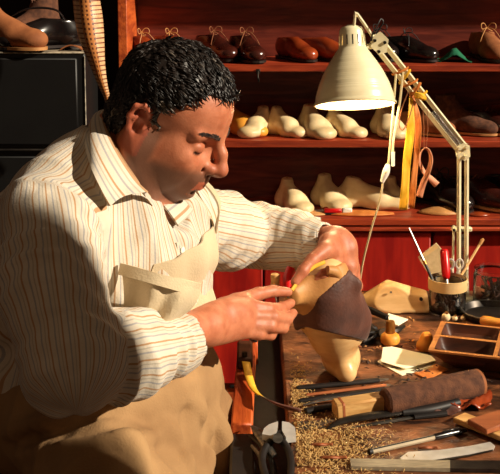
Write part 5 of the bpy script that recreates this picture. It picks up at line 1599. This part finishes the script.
# wax block beside the tray
wx = on(426, 351, BZ)
wa = thing('wax_block', wx, 'translucent orange-yellow lump of wax against the left end of the tray', 'wax')
f = Fld(wx + [-0.03, -0.03, -0.005], wx + [0.03, 0.04, 0.05], 0.0025)
f.cone(wx + [0, 0.004, 0.010], wx + [0.001, 0.004, 0.026], 0.015, 0.0125, 0.01); f.ell(wx + [-0.004, 0, 0.010], (0.015, 0.014, 0.012)); f.plane(wx + [0, 0, 0.001], (0, 0, -1)); f.plane(wx + [0, 0, 0.035], (0.1, -0.2, 1))
V, F = f.net(); V = relax(V, F, 1); link_mesh('lump', V, F, 'wax', wa)
MB().box(wx + [0.0, 0.004, 0.0352], (0.011, 0.011, 0.001), bev=0.0004).obj('worn_top', 'yellow_last', wa)

# hammer-like awl standing on its wooden bulb
hb_ = on(390, 345, BZ)
hm = thing('awl', hb_, 'short awl standing on its round orange wooden handle in the middle of the bench', 'awl')
MB().lathe([(0.0, 0.0), (0.012, 0.0005), (0.0185, 0.006), (0.0200, 0.014), (0.0175, 0.021), (0.011, 0.026), (0.0, 0.0265)], hb_, n=28).obj('handle', 'wax', hm)
MB().lathe([(0.0095, 0.0255), (0.0100, 0.028), (0.0095, 0.044), (0.0080, 0.050), (0.0, 0.0505)], hb_, n=22).obj('ferrule', 'brass', hm)
# pliers behind it
pr_ = thing('pliers', on(378, 330, BZ), 'dark steel lasting pliers lying behind the orange-handled awl', 'pliers')
z0 = BZ + 0.010
P_ = lambda x, y, z=0.0: on(x, y, z0 + z)
MB().tube([P_(362, 318), P_(370, 326), P_(380, 334), P_(388, 336)], [0.004, 0.006, 0.007, 0.005], n=8, flat=((0, 0, 1), 0.9)).obj('handle', 'dark_steel', pr_)
MB().tube([P_(362, 342), P_(370, 338), P_(380, 332), P_(388, 330)], [0.004, 0.006, 0.007, 0.005], n=8, flat=((0, 0, 1), 0.9)).obj('handle', 'dark_steel', pr_)
MB().tube([P_(384, 333, -0.006), P_(384, 333, 0.008)], 0.010, n=18, smooth=False).obj('pivot', 'steel', pr_)
MB().tube([P_(386, 333), P_(396, 330), P_(404, 326)], [0.008, 0.009, 0.004], n=8, flat=((0, 0, 1), 0.8)).obj('jaw', 'dark_steel', pr_)
kn2 = thing('knife', on(385, 322, BZ), 'pale leather-paring blade resting on the pliers under the large last', 'knife')
q = [P_(388, 314, 0.014), P_(408, 320, 0.014), P_(398, 326, 0.014), P_(389, 324, 0.014)]
MB().prism(q, (0, 0, 0.002)).obj('blade', 'paper', kn2, smooth=False)
MB().tube([P_(388, 318, 0.013), P_(370, 310, 0.008), P_(358, 306, 0.006)], [0.006, 0.008, 0.006], n=8).obj('handle', 'dark_rubber', kn2)
blk = thing('tool_case', on(370, 330, BZ), 'small black box half hidden behind the shoe', 'box')
MB().box(on(366, 331, BZ + 0.012) + [0, 0.01, 0], (0.035, 0.045, 0.022), R=rot('Z', 20), bev=0.003).obj('body', 'dark_rubber', blk)
MB().box(on(366, 331, BZ + 0.0255) + [0, 0.01, 0], (0.036, 0.046, 0.004), R=rot('Z', 20), bev=0.001).obj('lid', 'black_paint', blk)

# folded paper
pp = thing('folded_paper', on(405, 360, BZ), 'folded cream paper packet lying open on the bench left of the tray', 'paper')
z1 = BZ + 0.001
q = [on(383, 348, z1 + 0.006), on(392, 347, z1 + 0.006), on(431, 356, z1 + 0.006), on(436, 361, z1 + 0.006), on(405, 369, z1 + 0.006), on(381, 362, z1 + 0.006)]
MB().prism(q, (0, 0, 0.0012)).obj('top_fold', 'paper', pp, smooth=False)
q = [on(377, 362, z1), on(386, 356, z1), on(434, 362, z1), on(430, 368, z1), on(402, 376, z1)]
MB().prism(q, (0, 0, 0.0012)).obj('lower_fold', 'paper', pp, smooth=False)
q = [on(431, 356, z1 + 0.0060), on(436, 361, z1 + 0.0060), on(432, 366, z1 + 0.001), on(434, 360, z1 + 0.001)]
MB().prism(q, (-0.001, 0, 0)).obj('crease', 'card', pp, smooth=False)
cb = thing('card', on(430, 372, BZ), 'small tan card scrap between the paper packet and the tray', 'card')
q = [on(414, 374, BZ + 0.0008), on(436, 365, BZ + 0.0008), on(448, 370, BZ + 0.0008), on(428, 380, BZ + 0.0008)]
MB().prism(q, (0, 0, 0.0022)).obj('sheet', 'orange_leather', cb, smooth=False)
MB().prism([p + [0, 0, 0.0023] for p in (q[0]*0.9 + q[2]*0.1, q[0]*0.5 + q[1]*0.5, q[1]*0.8 + q[3]*0.2)], (0, 0, 0.0005)).obj('worn_patch', 'card', cb, smooth=False)

# ------------------------------------------------------------------ long tools at the front
def rod(name, a, b, r, m, label, cat, grp=None, part='shaft', flat=None, n=10, tipm=None, tip=0.0):
    t = thing(name, (a[0], a[1], BZ), label, cat, grp)
    a = np.array(a); b = np.array(b)
    MB().tube([a, a + (b-a)*0.02, b - (b-a)*0.02, b], [r*0.7, r, r, r*0.8], n=n, smooth=False, flat=flat).obj(part, m, t)
    if tipm:
        q = b + (b-a) * tip
        MB().tube([b - (b-a)*0.01, q], [r*0.8, r*0.35], n=n, smooth=False, flat=flat).obj('tip', tipm, t)
    return t
G_ = 'long files beside the leather roll'
up = ((0, 0, 1), 0.6)
rod('file', on(297, 388, BZ + 0.005), on(379, 380, BZ + 0.005), 0.0065, 'dark_rubber', 'black-handled file lying farthest back of the long tools', 'file', G_, 'handle', up, tipm='steel', tip=0.12)
rod('file', on(306, 395, BZ + 0.004), on(386, 385, BZ + 0.004), 0.0040, 'red_brown_wood', 'thin brown wooden rod second from the back of the long tools', 'file', G_, 'handle', up, tipm='steel', tip=0.06)
rod('file', on(299, 401, BZ + 0.005), on(388, 389, BZ + 0.005), 0.0062, 'dark_rubber', 'black-handled file just behind the wooden block handle', 'file', G_, 'handle', up, tipm='steel', tip=0.06)
t = rod('file', on(305, 411, BZ + 0.005), on(345, 404, BZ + 0.005), 0.0075, 'dark_rubber', 'short black handle whose steel blade runs under the wooden block', 'file', G_, 'handle', up)
MB().tube([on(303, 405, BZ + 0.011), on(322, 400, BZ + 0.0125), on(350, 396, BZ + 0.013)], [0.002, 0.0035, 0.003], n=6, flat=up).obj('blade', 'steel', t)
# roll of leather on a wooden handle
r0 = on(380, 403, BZ + 0.026); r1 = on(474, 384, BZ + 0.026)
d = (r1 - r0); LR = np.linalg.norm(d); d /= LR
rl = thing('leather_roll', (r0 + r1)/2 - [0, 0, 0.026], 'thick brown suede roll with a pale wooden block handle lying across the bench', 'roll')
MB().lathe([(0.019, 0.0), (0.0225, 0.004), (0.0235, 0.03), (0.0248, LR*0.6), (0.0250, LR - 0.004), (0.0240, LR), (0.0215, LR - 0.001), (0.0195, LR - 0.010)], r0 + d*0.008, d, 40).obj('roll', 'suede_brown', rl)
for i, (ra_, rb_) in enumerate(((0.0232, 0.0248),)):
    MB().lathe([(ra_, LR + 0.004), (rb_, LR + 0.004), (rb_, LR + 0.010), (ra_, LR + 0.010)], r0, d, 40).obj('edge', 'nubuck', rl)
n2 = np.array([-d[1], d[0], 0]); n2 /= np.linalg.norm(n2)
w0 = on(334, 409, BZ + 0.016); w1 = on(391, 400, BZ + 0.022)
dw = w1 - w0; LW = np.linalg.norm(dw); dw /= LW; uw = np.cross(n2, dw); uw /= np.linalg.norm(uw)
Rw = np.stack([dw, np.cross(uw, dw), uw], 1)
MB().box((w0 + w1)/2, (LW, 0.030, 0.026), R=Rw, bev=0.003).obj('block_handle', 'block_wood', rl)
MB().box(w0 + dw*0.013, (0.010, 0.0308, 0.0268), R=Rw, bev=0.003).obj('notch_band', 'red_brown_wood', rl)
# long knife in front
kf = thing('knife', on(400, 420, BZ), 'long black-handled knife with a dark curved blade in the shadow of the suede roll', 'knife')
kp = [on(327, 429, BZ + 0.004), on(342, 421, BZ + 0.010), on(375, 415, BZ + 0.012), on(402, 412, BZ + 0.010)]
MB().tube(kp, [0.002, 0.008, 0.010, 0.006], n=10, flat=((0, 0, 1), 0.5)).obj('blade', 'dark_steel', kf)
MB().tube([on(402, 412, BZ + 0.010), on(430, 409, BZ + 0.010), on(458, 402, BZ + 0.011)], [0.008, 0.010, 0.009], n=12, flat=((0, 0, 1), 0.8)).obj('handle', 'dark_rubber', kf)
k3_ = thing('knife', on(380, 424, BZ), 'thin steel blade lying in front of the black-handled knife', 'knife')
MB().tube([on(352, 427, BZ + 0.0025), on(384, 422, BZ + 0.003), on(414, 417, BZ + 0.003)], [0.002, 0.006, 0.005], n=8, flat=((0, 0, 1), 0.25)).obj('blade', 'steel', k3_)
MB().tube([on(414, 417, BZ + 0.004), on(446, 413, BZ + 0.006)], [0.006, 0.008], n=10, smooth=False, flat=((0, 0, 1), 0.7)).obj('handle', 'dark_rubber', k3_)
# ruler strip
ru = thing('ruler', on(315, 426, BZ), 'short flat pale metal ruler pointing out from under the wooden block', 'ruler')
q = [on(292, 423, BZ + 0.001), on(334, 420, BZ + 0.001), on(333, 427, BZ + 0.001), on(294, 430, BZ + 0.001)]
MB().prism(q, (0, 0, 0.002)).obj('blade', 'steel', ru, smooth=False)
MB().prism([p + [0, 0, 0.0021] for p in (q[0]*0.97+q[1]*0.03, q[0]*0.9+q[1]*0.1, q[3]*0.9+q[2]*0.1, q[3]*0.97+q[2]*0.03)], (0, 0, 0.0006)).obj('end_stop', 'brass', ru, smooth=False)
# pen
pn = thing('pen', on(420, 442, BZ), 'clear ballpoint pen with a black cap lying on the bench in front', 'pen')
a, b = on(369, 452, BZ + 0.005), on(466, 430, BZ + 0.005); dd_ = b - a
MB().tube([a + dd_*0.015, a + dd_*0.68], 0.0045, n=8, smooth=False).obj('barrel', 'pen_barrel', pn)
MB().tube([a, a + dd_*0.03], [0.0048, 0.0050], n=12, smooth=False).obj('end_plug', 'dark_rubber', pn)
MB().tube([a + dd_*0.66, a + dd_*0.70, a + dd_*0.93, a + dd_*1.0], [0.0050, 0.0056, 0.0050, 0.0030], n=12, smooth=False).obj('cap', 'black_leather', pn)
MB().box(a + dd_*0.84 + [0, 0, 0.0065], (0.034, 0.003, 0.0016), R=rot('Z', math.degrees(math.atan2(dd_[1], dd_[0]))), bev=0.0005).obj('clip', 'black_leather', pn)
MB().tube([a + dd_*0.04 + [0, -0.0012, 0.0033], a + dd_*0.66 + [0, -0.0012, 0.0033]], 0.0016, n=6, smooth=False).obj('ink_tube', 'dark_rubber', pn)
# bare blade right
bk = thing('knife', on(440, 456, BZ), 'bare polished steel knife blade lying in front of the pen, tip to the left', 'knife')
P1 = [on(400, 459, BZ + 0.0012), on(408, 453, BZ + 0.0012), on(440, 451, BZ + 0.0012), on(470, 447, BZ + 0.0012), on(490, 443, BZ + 0.0012), on(495, 447, BZ + 0.0012), on(493, 451, BZ + 0.0012), on(470, 456, BZ + 0.0012), on(435, 462, BZ + 0.0012), on(405, 463, BZ + 0.0012)]
MB().prism(P1, (0, 0, 0.0020)).obj('blade', 'bright_steel', bk, smooth=False)
P2 = [on(402, 462, BZ + 0.0034), on(435, 460, BZ + 0.0034), on(470, 454.5, BZ + 0.0034), on(493, 449.5, BZ + 0.0034), on(493, 451, BZ + 0.0034), on(470, 456, BZ + 0.0034), on(435, 462, BZ + 0.0034), on(405, 463, BZ + 0.0034)]
MB().prism(P2, (0, 0, 0.0003)).obj('bevel_edge', 'dark_steel', bk, smooth=False)
# steel rule at the bottom edge
sr_ = thing('ruler', on(425, 468, BZ), 'long flat steel ruler along the front, at the bottom of the picture', 'ruler')
q = [on(350, 462, BZ + 0.001), on(450, 464, BZ + 0.001), on(450, 472, BZ + 0.001), on(351, 470, BZ + 0.001)]
MB().prism(q, (0, 0, 0.006)).obj('blade', 'dull_steel', sr_, smooth=False)
q = [on(450, 464, BZ + 0.001), on(503, 464, BZ + 0.001), on(503, 473, BZ + 0.001), on(450, 472, BZ + 0.001)]
MB().prism(q, (0, 0, 0.006)).obj('sleeve', 'dark_steel', sr_, smooth=False)
# wood blocks at the right
def block(cx_, cy_, z, sx, sy, sz, rz, m, label):
    p = on(cx_, cy_, BZ + z); t = thing('wood_block', p - [0, 0, sz/2], label, 'wood', 'wood offcuts at the right')
    R_ = rot('Z', rz)
    MB().box(p, (sx, sy, sz), R=R_, bev=0.0015).obj('block', m, t)
    MB().box(p + R_ @ np.array([sx/2, 0, 0]), (0.001, sy*0.9, sz*0.85), R=R_, bev=0.0003).obj('end_grain', 'tray_rim', t)
block(496, 421, 0.020, 0.085, 0.045, 0.010, 32, 'red_brown_wood', 'reddish wood offcut on top of the pale ones at the right edge')
block(486, 428, 0.008, 0.110, 0.032, 0.010, -48, 'block_wood', 'long pale wood offcut under the reddish one at the right edge')
# red cloth and small bits in front of the tray
rc = thing('cloth_scrap', on(470, 402, BZ), 'crumpled red-brown leather scrap in front of the tray beside the roll', 'leather')
rows = []
for i in range(12):
    rows.append([on(446 + i*4.0 + 2*math.sin(j), 396 + j*2.0, BZ + 0.004) + [0, 0, 0.006*(1 + math.sin(i*1.3 + j*0.9))] for j in range(8)])
MB().sheet(rows, 0.0025).obj('scrap', 'cognac_leather', rc, auto=False)
rc2 = thing('leather_scrap', on(440, 408, BZ), 'dark curled leather scrap half under the right end of the roll', 'leather')
rows = []
for i in range(10):
    rows.append([on(432 + i*3.2, 402 + j*2.2, BZ + 0.003) + [0, 0, 0.004*(1 + math.sin(i*0.9 - j*1.1))] for j in range(7)])
MB().sheet(rows, 0.0025).obj('scrap', 'brown_leather', rc2, auto=False)

# ------------------------------------------------------------------ left end: strap, nippers, odds and ends in the trough
mt = thing('leather_strap', on(272, 405, BZ), 'yellow and brown leather strap twisted across the trough at the bench end', 'strap')
cl = [on(246, 362, BZ + 0.020), on(250, 380, BZ + 0.012), on(256, 392, BZ + 0.010), on(268, 400, BZ + 0.018), on(282, 406, BZ + 0.012), on(301, 411, BZ + 0.006)]
C_ = crv(cl, 6); rows = []
for i, p in enumerate(C_):
    t = i / (len(C_) - 1); a = 0.5 + 2.4 * t
    tg = C_[min(i+1, len(C_)-1)] - C_[max(i-1, 0)]; tg /= np.linalg.norm(tg); s1_ = np.cross(tg, [0, 0, 1]); s1_ /= np.linalg.norm(s1_)
    w_ = s1_ * math.cos(a * 0.5) + np.array([0, 0, 1]) * math.sin(a * 0.5) * 0.5
    rows.append([p + w_ * 0.008 * s for s in (-1, 0, 1)])
half_ = len(rows) // 2
MB().sheet(rows[:half_ + 1], 0.002).obj('yellow_end', 'yellow_tape', mt, auto=False)
MB().sheet(rows[half_:], 0.0022).obj('brown_end', 'brown_leather', mt, auto=False)

npz = BZ + 0.006
nb = thing('end_nippers', on(278, 440, BZ - 0.04), 'steel end-cutting nippers with polished jaws lying over the bench end', 'nippers')
for pl_ in (((262, 440), (264, 434), (269, 430), (278, 427), (277, 436), (275, 442)), ((282, 427), (289, 428), (295, 433), (296, 442), (286, 443), (282, 436))):
    MB().prism([on(x, y, npz - 0.002) for x, y in pl_][::-1], (0, 0, 0.010)).obj('jaw', 'bright_steel', nb, smooth=False)
MB().tube([on(278, 438, npz - 0.010), on(278, 438, npz + 0.010)], 0.008, n=20, smooth=False).obj('pivot', 'steel', nb)
MB().tube([on(274, 434, npz), on(286, 446, npz - 0.002), on(291, 462, npz - 0.006), on(290, 485, npz - 0.010)], [0.007, 0.006, 0.006, 0.006], n=10).obj('handle', 'dark_rubber', nb)
MB().tube([on(282, 434, npz), on(268, 444, npz - 0.004), on(262, 460, npz - 0.010), on(268, 485, npz - 0.014)], [0.007, 0.006, 0.006, 0.006], n=10).obj('handle', 'dark_rubber', nb)
ax_ = thing('cutting_pliers', on(262, 450, BZ - 0.04), 'grey steel pliers with curved handles beside the orange bench rail', 'pliers')
MB().tube([on(252, 426, BZ), on(258, 432, BZ), on(266, 444, BZ - 0.004), on(276, 456, BZ - 0.006)], [0.003, 0.009, 0.009, 0.007], n=10, flat=((0, 0, 1), 0.5)).obj('jaw', 'steel', ax_)
MB().tube([on(250, 436, BZ - 0.010), on(262, 446, BZ - 0.010), on(272, 462, BZ - 0.014), on(274, 480, BZ - 0.02)], [0.003, 0.0045, 0.005, 0.005], n=8).obj('handle', 'dark_steel', ax_)
MB().tube([on(252, 446, BZ - 0.014), on(260, 456, BZ - 0.014), on(264, 470, BZ - 0.018), on(263, 490, BZ - 0.02)], [0.003, 0.0045, 0.005, 0.005], n=8).obj('handle', 'steel', ax_)
vz = thing('knife_pouch', on(250, 368, BZ), 'small dark wooden block clamped on the far end of the orange rail', 'block')
MB().box(np.array([-0.010, 2.03, BZ + 0.012]), (0.030, 0.10, 0.022), bev=0.004).obj('block', 'tray_wood', vz)
MB().tube([np.array([-0.010, 1.99, BZ + 0.022]), np.array([-0.010, 1.99, BZ + 0.032])], 0.005, n=12, smooth=False).obj('screw', 'dark_steel', vz)

# ------------------------------------------------------------------ shavings and scraps nobody could count
rs = random.Random(21)
def litter(n, box_, m, name, label, L=(0.006, 0.016), r=(0.0006, 0.0014)):
    mb = MB()
    for i in range(n):
        x = rs.gauss(box_[0], box_[1]); y = rs.gauss(box_[2], box_[3])
        if x < 288: x = 288 + rs.random()*10
        p = on(x, min(y, 474), BZ + 0.0012 + rs.random() * 0.002); a = rs.uniform(0, math.pi); l = rs.uniform(*L); rr_ = rs.uniform(*r)
        e = np.array([math.cos(a), math.sin(a), 0]) * l / 2; up_ = np.array([0, 0, rs.uniform(0.0005, 0.003)])
        if p[0] - l < XE + 0.004: continue
        mb.tube([p - e, p + up_ + [e[1]*0.2, -e[0]*0.2, 0], p + e], [rr_*0.5, rr_*1.6, rr_*0.5], n=4, smooth=False, flat=((0, 0, 1), 0.4))
    o = mb.obj(name, m, None, auto=False)
    return tag(o, label, 'shavings', None, 'stuff')
litter(2300, (322, 30, 446, 16), 'shaving', 'wood_shavings', 'fine golden shavings strewn over the front of the bench', (0.004, 0.013), (0.0003, 0.0008))
litter(700, (297, 7, 394, 14), 'shaving', 'leather_dust', 'pale shavings along the left edge of the bench top', (0.004, 0.012), (0.0003, 0.0008))
litter(90, (400, 40, 372, 18), 'dark_bits', 'leather_crumbs', 'dark leather crumbs scattered around the paper packet', (0.006, 0.02), (0.001, 0.0025))
litter(60, (395, 38, 340, 14), 'tan_leather', 'leather_trimmings', 'tan leather trimmings scattered behind the paper packet', (0.006, 0.014), (0.001, 0.002))
for i, (x, y, l, lab) in enumerate(((322, 446, 0.034, 'curled tan leather strip among the shavings, the upper of two'), (334, 459, 0.040, 'curled tan leather strip among the shavings near the steel ruler'), (428, 449, 0.030, 'thin tan leather sliver between the pen and the bare blade'))):
    c = on(x, y, BZ + 0.003); t = thing('leather_strip', c - [0, 0, 0.003], lab, 'strip', 'small leather strips on the bench front')
    P = crv([c + [-l/2, 0.004, 0], c + [-l*0.1, -0.002, 0.004], c + [l*0.2, 0.003, 0.001], c + [l/2, 0, 0.003]], 5)
    MB().sheet([[p + [0, -0.004, 0], p + [0, 0, 0.001], p + [0, 0.004, 0]] for p in P], 0.0016).obj('strip', 'red_brown_wood', t, auto=False)
